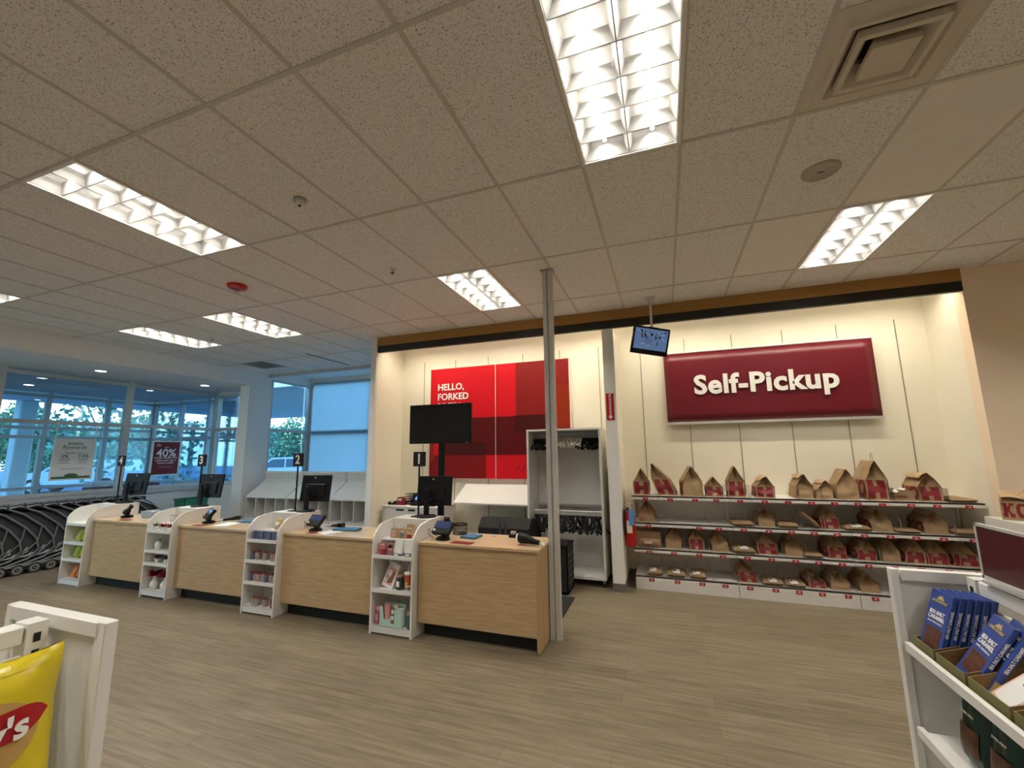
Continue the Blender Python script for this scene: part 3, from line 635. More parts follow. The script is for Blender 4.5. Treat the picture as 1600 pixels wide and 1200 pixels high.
def make_rack(x0, i):
    t = thing('display_rack', rl[i], 'display rack', (x0, 2.33, 0), group='white racks between the counters')
    prof = [(0, 0), (0, .86), (.01, .90), (.035, .935), (.085, .985), (.13, 1.01), (.30, 1.035), (.60, 1.035), (.60, 0)]
    for s in (0, 1): MB().prism(prof, 'x', s*(RW-.018), s*(RW-.018)+.018).build('side_panel', 'white', t)
    box(.018, .27, .0, RW-.018, .282, .86).build('back_panel', 'white', t)
    box(.018, .33, 1.018, RW-.018, .60, 1.034).build('platform', 'white', t)
    box(.018, .318, .86, RW-.018, .33, 1.034).build('upper_back', 'white', t)
    for k, z in enumerate(sh[i]):
        g = MB().box(.018, .005, z-.018, RW-.018, .27, z); g.box(.012, -.006, z-.022, RW-.012, .006, z+.012) if k < len(sh[i])-1 else g.box(.018, .01, z-.06, RW-.018, .02, z)
        g.build('shelf', 'white', t)
    if i < 3: box(.018, .13, .845, RW-.018, .318, .857).build('step_shelf', 'white', t)
    g = MB()
    for k in range(9): g.box(.15, .2685, .12+.08*k, .156, .2705, .16+.08*k); g.box(.31, .2685, .12+.08*k, .316, .2705, .16+.08*k)
    g.build('slot_strip', 'darkgrey', t)
    return t
for i, x in enumerate(rxs): make_rack(x, i)

# goods on rack 1
RX, RY = -3.03, 2.33
def gbox(name, label, cat, x, y, z, w_, d, h, mk, rz=0, tilt=0, group=None, bev=.002):
    t = thing(name, label, cat, (x, y, z), rz, group); o = MB().box(-w_/2, -d/2, 0, w_/2, d/2, h, bev=bev).build('carton', mk, t)
    if tilt: t.rotation_euler = (tilt, 0, rz)
    return t
for k, (x, y, h, lab, mk) in enumerate(((.10, .20, .095, 'brown boxed gift set with pale label, leftmost on the nearest rack top', 'pink'), (.21, .185, .10, 'brown gift box with blue bottle picture, middle of the nearest rack top', 'greybox'),
                      (.305, .17, .085, 'brown gift box with red picture, right of the top step of the nearest rack', 'chipred'), (.25, .26, .13, 'tall brown gift box at the back of the top step of the nearest rack', 'cardb'))):
    t = gbox('gift_box', lab, 'box', RX+x+.02, RY+y, .858, .078, .04, h, 'krafttop', R(-6+5*k), R(-6), 'brown gift boxes on the nearest rack')
    box(-.026, -.0215, .014, .026, -.0205, h*.55).build('window', mk, t); box(-.024, -.0215, h*.66, .024, -.0205, h*.74).build('label_strip', 'letter', t)
    MB().tube([(-.012, 0, h), (-.010, 0, h+.012), (.010, 0, h+.012), (.012, 0, h)], .0015, 5).build('hang_loop', 'wood', t)
for k, (x, lab, mk, m2) in enumerate(((.085, 'boxed coral lip balm at the left of the nearest rack', 'coral', 'pink'), (.175, 'boxed pink and black cosmetic beside the coral one on the nearest rack', 'pink', 'blackmatte'))):
    t = thing('cosmetic_box', lab, 'box', (RX+x, RY+.055, .72), 0); box(-.042, -.03, 0, .042, .03, .115, bev=.002).build('clear_case', 'acrylic', t); box(-.04, .02, .001, .04, .028, .113).build('backing_card', 'pink', t)
    MB().lathe([(.028, .004), (.030, .03), (.028, .062), (.018, .07)], n=16).build('bottle', mk, t, smooth=True); MB().lathe([(.020, .07), (.020, .098), (.014, .10)], n=16).build('cap', m2, t, smooth=True)
for k, (x, y, rz, lab) in enumerate(((.265, .04, R(-14), 'white patterned box with grey foot leaning at an angle on the nearest rack'), (.375, .07, R(-3), 'white patterned box with grey foot, upright at the right of the nearest rack'))):
    t = thing('notecard_box', lab, 'box', (RX+x, RY+y, .72), rz); t.rotation_euler = (R(-16+9*k), 0, rz)
    box(-.05, -.015, .028, .05, .015, .16, bev=.002).build('body', 'paper', t); box(-.051, -.017, 0, .051, .017, .03, bev=.002).build('foot_band', 'greybox', t)
    box(-.022, -.0185, .008, .022, -.0172, .02).build('label_strip', 'letter', t); g = MB(); rnd = random.Random(k)
    for _ in range(14):
        a, b = rnd.uniform(-.04, .04), rnd.uniform(.04, .15); g.box(a, -.0158, b, a+.006, -.0151, b+.006)
    g.build('print_pattern', 'mint', t)
t = thing('picture_gift_box', 'large white gift box with pink picture leaning on the middle shelf of the nearest rack', 'box', (RX+.135, RY+.09, .407)); t.rotation_euler = (R(-18), R(12), R(-14))
box(-.075, -.02, 0, .075, .02, .235, bev=.003).build('carton', 'paper', t); g = box(-.055, -.0215, .03, .055, -.0205, .18); g.build('picture', 'pink', t)
MB().lathe([(.03, 0), (.03, .002)], n=20, mx=Matrix.Translation((-.02, -.0212, .135)) @ Matrix.Rotation(R(90), 4, 'X')).build('picture_disc', 'letter', t)
MB().prism([(.0, .04), (.05, .06), (.045, .15), (.02, .17), (.01, .11), (-.02, .05)], 'y', -.023, -.0214).build('picture_figure', 'cardb', t); box(-.05, -.0225, .04, -.02, -.0215, .075).build('picture_label', 'mint', t)
def jar(name, label, cat, x, y, z, r, h, mk, lid, lh=.02, group=None, labmk=None):
    t = thing(name, label, cat, (x, y, z), random.uniform(-.3, .3), group)
    MB().lathe([(r*.9, 0), (r, .004), (r, h*.85), (r*.85, h)], n=16).build('body', mk, t, smooth=True)
    MB().lathe([(r*.92, h), (r*.92, h+lh), (r*.85, h+lh+.002)], n=16).build('lid', lid, t, smooth=True)
    if labmk: MB().box(-r*.45, -r*1.03, h*.25, r*.45, -r*.9, h*.7).build('label_plate', labmk, t)
    return t
jar('candle_jar', 'dark glass candle jar with wooden lid on the middle shelf of the nearest rack', 'jar', RX+.285, RY+.08, .407, .037, .115, 'jardark', 'wood', labmk='letter')
t = thing('tumbler', 'orange tumbler with white lid and straw on the nearest rack', 'tumbler', (RX+.385, RY+.07, .407)); MB().lathe([(.025, 0), (.03, .02), (.036, .14), (.037, .15)], n=20).build('cup', 'tumbler', t, smooth=True)
MB().lathe([(.025, 0), (.0285, .015), (.0315, .05)], n=20, mx=Matrix.Scale(1.02, 4)).build('sleeve', 'mint', t, smooth=True)
MB().lathe([(.041, .15), (.043, .158), (.041, .166), (.02, .175)], n=20).build('lid', 'letter', t, smooth=True); MB().tube([(0, 0, .17), (0.004, 0, .235)], .004, 8).build('straw', 'letter', t); MB().lathe([(.014, 0), (.014, .002)], n=16, mx=Matrix.Translation((.0, -.033, .07)) @ Matrix.Rotation(R(90), 4, 'X')).build('emblem', 'yellow', t)
jar('candle_jar', 'magenta glass jar with pink lid, bottom shelf of the nearest rack', 'jar', RX+.06, RY+.07, .077, .035, .13, 'magenta', 'pink', labmk='pink')
jar('candle_jar', 'teal glass jar with wooden lid, bottom shelf of the nearest rack', 'jar', RX+.42, RY+.06, .077, .033, .12, 'tealjar', 'wood')
t = thing('mug_gift_set', 'mint green gift box holding tumbler and mugs, bottom of the nearest rack', 'gift set', (RX+.225, RY+.07, .077))
g = MB().prism([(-.125, 0), (.125, 0), (.125, .17), (.02, .15), (-.02, .06), (-.08, .06), (-.095, .17), (-.125, .17)], 'y', -.045, -.038); g.build('front_card', 'mint', t); box(-.125, .03, 0, .125, .038, .19).build('back_card', 'mint', t)
MB().lathe([(.022, .01), (.03, .10), (.033, .16), (.034, .19)], (-.06, -.005, 0), n=18).build('tumbler', 'pink', t, smooth=True); MB().lathe([(.034, .01), (.036, .05), (.036, .18)], (.02, -.005, 0), n=18).build('mug', 'paper', t, smooth=True); MB().lathe([(.034, .01), (.036, .05), (.036, .16)], (.09, -.005, 0), n=18).build('mug', 'paper', t, smooth=True)
box(.005, -.047, .03, .04, -.0455, .19).build('paper_band', 'cardb', t)
for q in (.065, .12): box(.01, -.0485, q, .035, -.0471, q+.035).build('band_label', 'letter', t)

# goods on rack 2: small candles
RX = -4.75
row = ['left end', 'second from left', 'third from left', 'fourth from left', 'fifth from left', 'sixth from left', 'seventh from left', 'right end']
for (z, ks, mk, lid, nm) in ((.777, [0, 1, 2, 3, 4, 5, 6], 'jarblue', 'jarblue', 'upper'), (.557, [0, 1, 3, 5, 6], 'jarpattern', 'jarred', 'second'), (.332, [0, 1, 2, 3, 4, 5, 6], 'jarpattern', 'jarred', 'third'), (.077, [1, 2, 4, 6], 'jarpattern', 'jarred', 'bottom')):
    for n_, k in enumerate(ks):
        mm = 'jarblue' if (k % 4 == 0 and nm != 'bottom') else mk; mm = 'jarred' if (nm == 'bottom' and k == 6) else mm
        jar('small_candle', 'small %s tin candle, %s on the %s shelf of the candle rack' % ({'jarblue': 'blue', 'jarpattern': 'patterned', 'jarred': 'red'}[mm], row[n_] if n_ < len(ks)-1 else 'right end', nm), 'candle', RX+.062+.058*k, RY+.055+.01*(k % 2), z, .027, .075, mm, lid, .014, 'small candles on the candle rack')
t = thing('wire_divider_basket', 'thin wire basket holding snack pouches at the top of the candle rack', 'basket', (RX+.16, RY+.14, .858)); g = MB()
for x in (0, .13, .26): g.tube([(x, 0, 0), (x, 0, .07), (x, .12, .09), (x, .12, 0)], .0018, 5)
g.tube([(0, 0, .035), (.26, 0, .035)], .0018, 5); g.tube([(0, 0, .07), (.26, 0, .07)], .0018, 5); g.tube([(0, 0, .002), (.26, 0, .002)], .0018, 5); g.build('wire_frame', 'greymetal', t)
def pouch(name, label, x, y, z, w_, h, mk, rz=0, tilt=0, group=None, band=None, thick=.04, cat='bag', lean=0):
    t = thing(name, label, cat, (x, y, z), rz, group); t.rotation_euler = (tilt, lean, rz); g = MB()
    def f(sgn):
        def q(u, v):
            e = max(0, 1-(2*u-1)**4)*max(0, 1-(2*v-1)**4)
            return ((u-.5)*w_*(1-.05*math.sin(v*PI)), sgn*thick/2*e**.6+.002*math.sin(u*17+v*9), v*h)
        return q
    g.grid(f(-1), 10, 12); g.grid(f(1), 10, 12); g.build('pouch', mk, t, smooth=True)
    if band: MB().grid(lambda u, v: ((u-.5)*w_*.6, -thick/2*.97-.0035-.0*u, h*(.3+.3*v)), 4, 4).build('label_band', band, t, fix=False)
    return t
pouch('snack_pouch', 'gold snack pouch, left in the wire basket of the candle rack', RX+.225, RY+.20, .86, .105, .135, 'snack', R(-12), R(-22), 'gold snack pouches', 'letter')
pouch('snack_pouch', 'gold snack pouch, right in the wire basket of the candle rack', RX+.345, RY+.21, .86, .105, .135, 'snack', R(-14), R(-22), 'gold snack pouches', 'paper')
# goods on rack 3: plants
RX = -6.48
def leaves(g, c, n, L, wd, seed, up=.6, mi=0):
    rnd = random.Random(seed)
    for _ in range(n):
        a = rnd.uniform(0, 2*PI); d = Vector((math.cos(a), math.sin(a), rnd.uniform(.1, 1)*up*2)).normalized(); s = d.cross(Vector((0, 0, 1))).normalized(); p = Vector(c); l = L*rnd.uniform(.6, 1)
        g.add([p, p+d*l*.5+s*wd, p+d*l, p+d*l*.5-s*wd, p+d*l*.5+Vector((0, 0, wd*.5))], [(0, 1, 4), (1, 2, 4), (2, 3, 4), (3, 0, 4)], mi)
def potted(name, label, x, y, z, r, h, pk, lk, L, n, cat='potted plant', prof=None, seed=1, wd=.008, top=None):
    t = thing(name, label, cat, (x, y, z)); MB().lathe(prof or [(r*.75, 0), (r, h*.5), (r, h), (r*.85, h), (r*.8, h*.9)], n=18).build('pot', pk, t, smooth=True)
    g = MB(); leaves(g, (0, 0, top or h*.9), n, L, wd, seed); g.build('foliage' if cat == 'potted plant' else 'flowers', lk, t, fix=False); return t
potted('potted_succulent', 'small green succulent in a grey pot at the top left of the plant rack', RX+.095, RY+.05, .793, .032, .05, 'vase', 'plant', .07, 30, seed=4)
for k, x in enumerate((.235, .345)): potted('potted_heather', 'dark red plant in a white pot, %s on the top of the plant rack' % ('left' if k == 0 else 'right'), RX+x, RY+.06, .793, .04, .045, 'vase', 'flower', .075, 45, seed=7+k, wd=.014)
t = thing('flower_vase', 'white round vase with floral pattern on the second shelf of the plant rack', 'vase', (RX+.13, RY+.08, .553)); MB().lathe([(.02, 0), (.04, .03), (.045, .065), (.025, .10), (.02, .105)], n=20).build('vase', 'vase', t, smooth=True); g = MB(); leaves(g, (0, 0, .09), 26, .05, .012, 5); g.build('flowers', 'jarpattern', t, fix=False)
for k, x in enumerate((.17, .34)): potted('potted_plant', 'small white pot with purple foliage, %s on the third shelf of the plant rack' % ('left' if k == 0 else 'right'), RX+x, RY+.07, .403, .035, .05, 'vase', 'purple', .075, 45, seed=17+k, wd=.010)
for k, x in enumerate((.14, .33)):
    potted('flower_vase', 'white bottle vase of dark red flowers, %s on the bottom shelf of the plant rack' % ('left' if k == 0 else 'right'), RX+x, RY+.08, .088, .04, .14, 'vase', 'flower', .12, 80, 'vase', [(.03, 0), (.05, .03), (.048, .07), (.018, .12), (.02, .15), (.016, .15)], seed=27+k, wd=.02, top=.15)
t = thing('wire_basket', 'brown wire basket with trinkets on the upper step of the plant rack', 'basket', (RX+.28, RY+.22, .858)); g = MB()
for k in range(6): g.tube([(-.11+.044*k, -.05, 0), (-.115+.046*k, -.06, .10), (-.115+.046*k, .06, .13), (-.11+.044*k, .05, 0)], .003, 5)
for z in (.03, .1): g.tube([(-.115, -.06, z), (.115, -.06, z)], .003, 5)
g.build('wires', 'wood', t); g = MB(); leaves(g, (0, 0, .02), 30, .09, .012, 9); g.build('filling', 'jarpattern', t, fix=False)
# goods on rack 4: candy bags
RX = -8.21
for (z, cs, nm) in ((.552, ['candygreen', 'candygreen', 'candyorange'], 'upper'), (.332, ['candygreen']*3, 'middle'), (.067, ['candyorange']*3, 'bottom')):
    for k, c in enumerate(cs): pouch('candy_bag', '%s candy bag, %s on the %s shelf of the leftmost rack' % ('green' if c == 'candygreen' else 'orange', ['left', 'middle', 'right'][k], nm), RX+.13+.11*k, RY+.10+.015*(k % 2), z+.004, .14, .16, c, R(-8+6*k), R(-16), 'candy bags', thick=.07)
t = thing('small_picture', 'small brown framed print at the top of the leftmost rack', 'picture', (RX+.25, RY+.25, .803)); t.rotation_euler = (R(-8), 0, R(-4)); box(-.07, -.008, 0, .07, .008, .13).build('frame', 'kraft', t); box(-.055, -.0095, .015, .055, -.0085, .115).build('print', 'paper', t)
t = thing('price_card', 'small white card lying on the top shelf of the leftmost rack', 'card', (RX+.3, RY+.09, .801)); box(-.06, -.03, 0, .06, .03, .002).build('card', 'paper', t)

# ------------------------------------------------------------------ equipment on counters
def make_monitor(label, x, y, z, rz, group):
    t = thing('register_monitor', label, 'monitor', (x, y, z), rz, group)
    MB().lathe([(.10, 0), (.10, .012), (.09, .02), (.02, .024)], n=28, mx=Matrix.Scale(1.1, 4, (1, 0, 0))).build('base', 'black', t, smooth=True)
    MB().box(-.028, -.018, .02, .028, .018, .30, bev=.008).build('stand_column', 'black', t)
    MB().box(-.02, .015, .2, .02, .07, .24, bev=.004).tube([(-.06, .02, .18), (0, .03, .14), (.05, .05, .2)], .012, 8).build('tilt_arm', 'blackmatte', t)
    pm = Matrix.Translation((.06, .085, .24)) @ Matrix.Rotation(R(-8), 4, 'X')
    MB().box(-.20, -.012, -.13, .20, .012, .19, mx=pm, bev=.006).box(-.13, -.03, -.08, .13, -.012, .08, mx=pm, bev=.008).build('screen_housing', 'black', t)
    MB().box(-.19, .0125, -.11, .19, .0135, .18, mx=pm).build('display', 'blackgloss', t)
    MB().lathe([(.009, 0), (.009, .001)], n=14, mx=pm @ Matrix.Translation((-.02, -.0125, .155)) @ Matrix.Rotation(R(90), 4, 'X')).build('maker_emblem', 'silver', t)
    return t
mpos = [(-2.70, 2.80, R(10)), (-4.38, 2.80, R(10)), (-6.24, 2.80, R(6)), (-7.85, 2.80, R(12))]
mm = make_monitor('black register monitor seen from behind, nearest, beside the number 1 sign', *mpos[0][:2], 1.035, mpos[0][2], 'register monitors')
for k in (1, 2, 3): copy_tree(mm, (*mpos[k][:2], 1.035), mpos[k][2], 'black register monitor seen from behind, beside the number %d sign' % (k+1))
for k, x in enumerate((-2.80, -4.55, -6.28, -8.04)):
    t = thing('register_number_sign', 'black register sign on a thin pole showing the number %d' % (k+1), 'sign', (x, 2.80, 1.035), group='register number signs')
    box(-.06, -.06, 0, .06, .06, .01, bev=.002).build('base', 'black', t); box(-.007, -.007, .01, .007, .007, .54).build('pole', 'black', t)
    box(-.075, -.012, .54, .075, .012, .70, bev=.003).build('sign_box', 'blackmatte', t); text('number', str(k+1), .15, (0, -.0135, .618), FY, 'letter', t, bold=.03)
t = thing('television_stand', 'large black flat television on a tall black pole stand behind counter 1', 'television', (-2.70, 3.12, 0))
box(-.035, -.02, 0, .035, .02, 2.1, bev=.004).build('pole', 'black', t); box(-.3, -.25, 0, .3, .25, .012).build('base_plate', 'black', t)
MB().box(-.41, -.065, 1.83, .41, -.03, 2.295, bev=.006).build('television_casing', 'black', t); box(-.40, -.067, 1.845, .40, -.0655, 2.285).build('screen', 'blackgloss', t)
box(-.12, -.035, 1.95, .12, -.0, 2.15).build('mount', 'black', t); text('maker_logo', 'VIZIO', .014, (.36, -.0665, 1.837), FY, 'silver', t)
def terminal(label, x, y, rz, lit):
    t = thing('card_terminal', label, 'card terminal', (x, y, CT), rz, 'card terminals'); tm = Matrix.Translation((0, 0, .11)) @ Matrix.Rotation(R(-38), 4, 'X')
    MB().lathe([(.07, 0), (.07, .02), (.05, .03), (.03, .035)], n=20).tube([(0, 0, .03), (0, .02, .1)], .02, 8).build('stand', 'black', t, smooth=True)
    MB().box(-.11, -.02, -.07, .11, .02, .07, mx=tm, bev=.008).build('housing', 'black', t); MB().box(-.095, -.0215, -.01, .095, -.0202, .06, mx=tm).build('screen', lit, t)
    g = MB(); 
    for a in range(3):
        for b in range(3): g.box(-.02+.022*a, -.023, -.055+.013*b, -.005+.022*a, -.02, -.047+.013*b, mx=tm)
    MB().lathe([(.012, 0), (.012, .002)], n=14, mx=tm @ Matrix.Translation((-.08, -.021, -.035)) @ Matrix.Rotation(R(90), 4, 'X')).build('round_button', 'letter', t)
    MB().tube([(-.06, .0, .02), (-.13, -.02, .06), (-.15, -.04, .1), (-.17, -.02, .04), (-.14, .02, .005)], .003, 5).build('cable', 'black', t); return t
terminal('black card terminal with dark blue screen at register 1', -2.36, 2.56, R(-12), 'screendark'); terminal('black card terminal with round white button at register 2', -4.00, 2.58, R(-10), 'screendark')
t = terminal('black card terminal tilted back at register 3', -5.78, 2.62, R(-24), 'blackgloss'); terminal('black card terminal tilted back at register 4', -7.46, 2.64, R(-26), 'blackgloss')
def flat(name, label, cat, x, y, w_, d, h, mk, rz=0, z=CT, part=None):
    o = MB().box(-w_/2, -d/2, 0, w_/2, d/2, h, bev=min(.004, h*.3)).build(name, mk); o.location = (x, y, z+.001); o.rotation_euler = (0, 0, rz); return tag(o, label, cat)
flat('counter_card', 'dark red card lying near the front edge of counter 1', 'card', -2.10, 2.47, .22, .10, .003, 'maroon', R(-5)); flat('folder', 'blue folder lying on counter 1 beside the wire basket', 'folder', -2.13, 2.74, .17, .17, .02, 'bluefold', R(-6))
flat('folder', 'blue folder lying at the right of counter 2', 'folder', -3.66, 2.70, .30, .12, .025, 'bluefold', R(8)); flat('folder', 'blue folder lying on counter 3', 'folder', -5.30, 2.82, .30, .12, .02, 'bluefold', R(8)); flat('counter_card', 'dark red card lying in front of the terminal at the third register from the right', 'card', -5.72, 2.46, .20, .09, .003, 'maroon', R(-5)); flat('counter_card', 'dark red card lying in front of the terminal at the leftmost register', 'card', -7.20, 2.48, .20, .09, .003, 'maroon', R(-5))
flat('counter_card', 'small dark red and white card in front of the terminal on counter 2', 'card', -3.93, 2.455, .12, .07, .003, 'maroon', R(-5))
flat('glare_patch', 'white patch painting window glare on the third counter from the right, left of its folder', 'paper', -5.45, 2.62, .2, .26, .001, 'paper', R(12)); flat('glare_patch', 'white patch painting window glare on counter 2', 'paper', -3.78, 2.56, .2, .22, .001, 'paper', R(-22))  # window reflections on the worktops, put in as flat white sheets
def scanner(label, x, y, rz):
    t = thing('barcode_scanner', label, 'scanner', (x, y, CT), rz, 'barcode scanners'); MB().tube([(-.09, 0, .025), (-.03, 0, .032), (.04, 0, .04), (.08, 0, .045)], [.014, .017, .024, .028], 10).build('grip', 'black', t, smooth=True); MB().box(.05, -.032, .02, .11, .032, .072, bev=.008).build('head', 'blackgloss', t)
    MB().tube([(-.09, 0, .025), (-.14, .02, .01), (-.2, .03, .006)], .004, 6).build('cable', 'black', t)
scanner('black barcode scanner lying on counter 2', -3.86, 2.76, R(-10)); scanner('black barcode scanner lying on counter 3', -5.60, 2.78, R(30))
t = thing('tag_remover', 'black handheld device with white end at the right end of counter 1', 'handheld device', (-1.50, 2.56, CT+.002), R(-8)); MB().tube([(-.055, 0, .055), (-.03, 0, .06), (.03, 0, .05), (.10, .0, .035), (.15, 0, .03)], [.045, .052, .04, .026, .02], 16).build('body', 'black', t, smooth=True)
MB().tube([(-.075, 0, .055), (-.055, 0, .056)], [.038, .046], 16).build('white_ring', 'letter', t, smooth=True); MB().tube([(.15, 0, .03), (.17, .02, .02), (.20, .0, .01)], .008, 8).build('plug', 'letter', t)
t = thing('pen_basket', 'round black wire basket on the back of counter 1', 'basket', (-2.33, 2.88, CT)); g = MB(); N = 24
for z in (.001, .09, .1): g.tube([(.075*math.cos(2*PI*k/N), .075*math.sin(2*PI*k/N), z+.003) for k in range(N)], .004, 5, closed=True)
for k in range(N): g.tube([(.073*math.cos(2*PI*k/N), .073*math.sin(2*PI*k/N), 0.004), (.075*math.cos(2*PI*(k+1)/N), .075*math.sin(2*PI*(k+1)/N), .1)], .0016, 4)
g.build('wires', 'black', t); MB().lathe([(.07, .001), (.07, .004)], n=20).build('bottom', 'black', t)
t = thing('desk_bell', 'small glossy black dome behind the card terminal of register 1', 'device', (-2.48, 2.86, CT)); MB().lathe([(.04, 0), (.04, .1), (.042, .13), (.03, .165), (.001, .172)], n=18).build('dome', 'blackgloss', t, smooth=True)
t = thing('device_dock', 'small grey and black dock at the back right of counter 1', 'device', (-1.70, 2.86, CT)); box(-.06, -.03, 0, .07, .04, .03, bev=.004).build('base', 'black', t); box(-.045, -.012, .03, .01, .02, .06, bev=.003).build('cradle', 'greymetal', t)
t = thing('dish_tray', 'grey plastic tray standing behind register 4', 'tray', (-6.98, 2.80, CT), R(4)); g = MB(); 
g.prism([(-.20, 0), (.20, 0), (.25, .09), (.235, .09), (.19, .01), (-.19, .01), (-.235, .09), (-.25, .09)], 'y', -.12, .12); g.box(-.2, -.13, 0, .2, -.12, .09).box(-.2, .12, 0, .2, .13, .09); g.build('tray', 'traygrey', t); MB().grid(lambda u, v: ((u-.5)*.34, (v-.5)*.2, .06+.03*math.sin(u*9)*math.sin(v*7)), 10, 8).build('cloth', 'letter', t, fix=False)
t = thing('pad_sheet', 'white paper bag curved behind the nearest rack', 'paper', (-2.86, 3.10, .86)); MB().grid(lambda u, v: ((u-.5)*.26, .03*math.sin(u*PI), v*.22-.05*(u-.4)**2), 10, 6).build('sheet', 'paper', t, fix=False); box(-.13, -.01, -.3, .13, .05, 0).build('holder', 'whitemetal', t)
# low return stand under the paper: keep it grounded
flat('floor_mat', 'black floor mat behind counter 1', 'mat', -1.98, 3.52, 1.30, .80, .012, 'blackmatte', z=0)

# ------------------------------------------------------------------ left niche: cabinet, phones, sloped shelf, black chest, hanger rack
t = thing('storage_cabinet', 'low white cabinet with two doors in the left corner of the niche', 'cabinet', (-4.5, 4.45, 0))
box(0, .02, .06, 1.02, .55, .88).build('body', 'laminate', t); box(-.01, .0, .88, 1.03, .56, .905, bev=.003).build('top', 'white', t); box(.02, .05, 0, 1.0, .5, .06).build('plinth', 'darkgrey', t)
for k in range(2):
    d = box(.02+.49*k, 0, .08, .50+.49*k, .02, .872).build('door', 'laminate', t); box(.30+.19*k if k else .27, -.003, .835, .42+.19*k if k else .41, .002, .862).build('handle_slot', 'blackmatte', d)
t = thing('tape_dispenser', 'black tape dispenser at the left end of the white cabinet', 'tape dispenser', (-4.40, 4.60, .905)); MB().prism([(-.07, 0), (.07, 0), (.075, .055), (.05, .06), (.02, .03), (-.02, .03), (-.045, .05), (-.07, .045)], 'y', -.03, .03).build('body', 'black', t); MB().tube([(-.0, -.02, .05), (-.0, .02, .05)], .028, 16).build('tape_roll', 'paper', t)
t = thing('desk_organizer', 'dark desk organizer with stepped trays on the white cabinet', 'organizer', (-4.12, 4.70, .905)); g = MB()
for k in range(5): g.box(-.08, -.08+.0*k, .02+.035*k, .1-.01*k, .10, .028+.035*k)
g.box(.08, -.08, 0, .09, .1, .18); g.build('trays', 'black', t); box(-.07, -.06, .03, .06, .08, .05).build('paper_stack', 'paper', t)
t = thing('red_organizer', 'small dark red card holder on the white cabinet', 'holder', (-4.24, 4.60, .905)); MB().prism([(-.08, 0), (.08, 0), (.08, .06), (.03, .12), (-.04, .12)], 'y', -.04, .04).build('holder', 'maroon', t); box(-.03, -.042, .07, .03, -.0405, .1).build('card', 'letter', t)
t = thing('desk_phone', 'black desk phone with lit blue display on the white cabinet', 'phone', (-3.93, 4.62, .905), R(-5)); MB().prism([(-.09, 0), (.09, 0), (.09, .11), (.07, .125), (-.09, .03)], 'x', -.1, .1).build('base', 'black', t)
dm = Matrix.Translation((0, .02, .095)) @ Matrix.Rotation(R(-62), 4, 'X'); MB().box(-.08, -.012, -.03, .03, 0, .05, mx=dm).build('display', 'bluelcd', t); MB().box(-.095, -.09, .05, -.06, .1, .10, bev=.01).build('handset', 'blackgloss', t)
t = thing('desk_device', 'second black telephone base behind the register 1 pole', 'phone', (-3.70, 4.62, .905), R(5)); MB().prism([(-.09, 0), (.09, 0), (.09, .07), (-.09, .03)], 'x', -.09, .09).build('base', 'black', t); MB().box(-.09, -.09, .05, -.05, .09, .09, bev=.01).build('handset', 'blackgloss', t)
t = thing('folding_counter_board', 'large white board tilted forward as a shelf on the niche wall', 'shelf', (-3.3, 5.03, .95)); MB().prism([(-.45, .0), (-.01, .245), (-.01, .27), (-.45, .022)], 'x', 0, 1.28).build('sloped_board', 'white', t)
for x in (.2, 1.05): MB().prism([(-.40, .02), (-.01, .235), (-.01, -.05)], 'x', x, x+.01).build('bracket', 'whitemetal', t)
t = thing('black_chest', 'big black chest with open angled top behind counter 1', 'chest', (-2.66, 4.08, 0)); MB().prism([(0, 0), (.58, 0), (.58, .78), (.12, .84), (0, .72)], 'x', 0, .72).build('body', 'blackmatte', t)
g = box(.30, -.004, .35, .33, .001, .80); g.build('front_rib', 'darkgrey', t); box(.38, -.004, .35, .41, .001, .80).build('front_rib', 'darkgrey', t)

HX0, HX1, HY = -2.05, -1.01, 4.38
t = thing('hanger_rack', 'tall white rolling rack with two rails of hangers beside the pillar', 'rack', (HX0, HY, 0)); W = HX1-HX0
for s, nm in ((0, 'side_panel'), (1, 'side_panel')): box(s*(W-.03), 0, .09, s*(W-.03)+.03, .50, 2.03, bev=.003).build(nm, 'laminate', t)
box(.03, .485, .09, W-.03, .5, 2.03).build('back_panel', 'laminate', t); box(.03, 0, 2.005, W-.03, .5, 2.03).build('top_panel', 'laminate', t); box(.03, 0, .09, W-.03, .5, .125).build('bottom_shelf', 'white', t)
MB().tube([(.03, .22, 1.955), (W-.03, .22, 1.955)], .012, 10).build('rail', 'silver', t); MB().tube([(.03, .22, .90), (W-.03, .22, .90)], .012, 10).build('rail', 'silver', t)
box(.03, .44, .94, W-.03, .485, .97).build('back_rail', 'greymetal', t)
for x in (.03, W-.04):
    for y in (.05, .45): c = MB().lathe([(.005, .0)]*1+[(.02, .05), (.02, .09)], (x, y, 0), n=8).build('castor', 'greymetal', t); MB().tube([(x-.012, y, .03), (x+.012, y, .03)], .03, 14).build('castor_wheel', 'blackmatte', c)
g = MB()
for k in range(16): g.box(.0295, .07, .2+.11*k, .031, .08, .225+.11*k)
g.build('slot_strip', 'darkgrey', t)
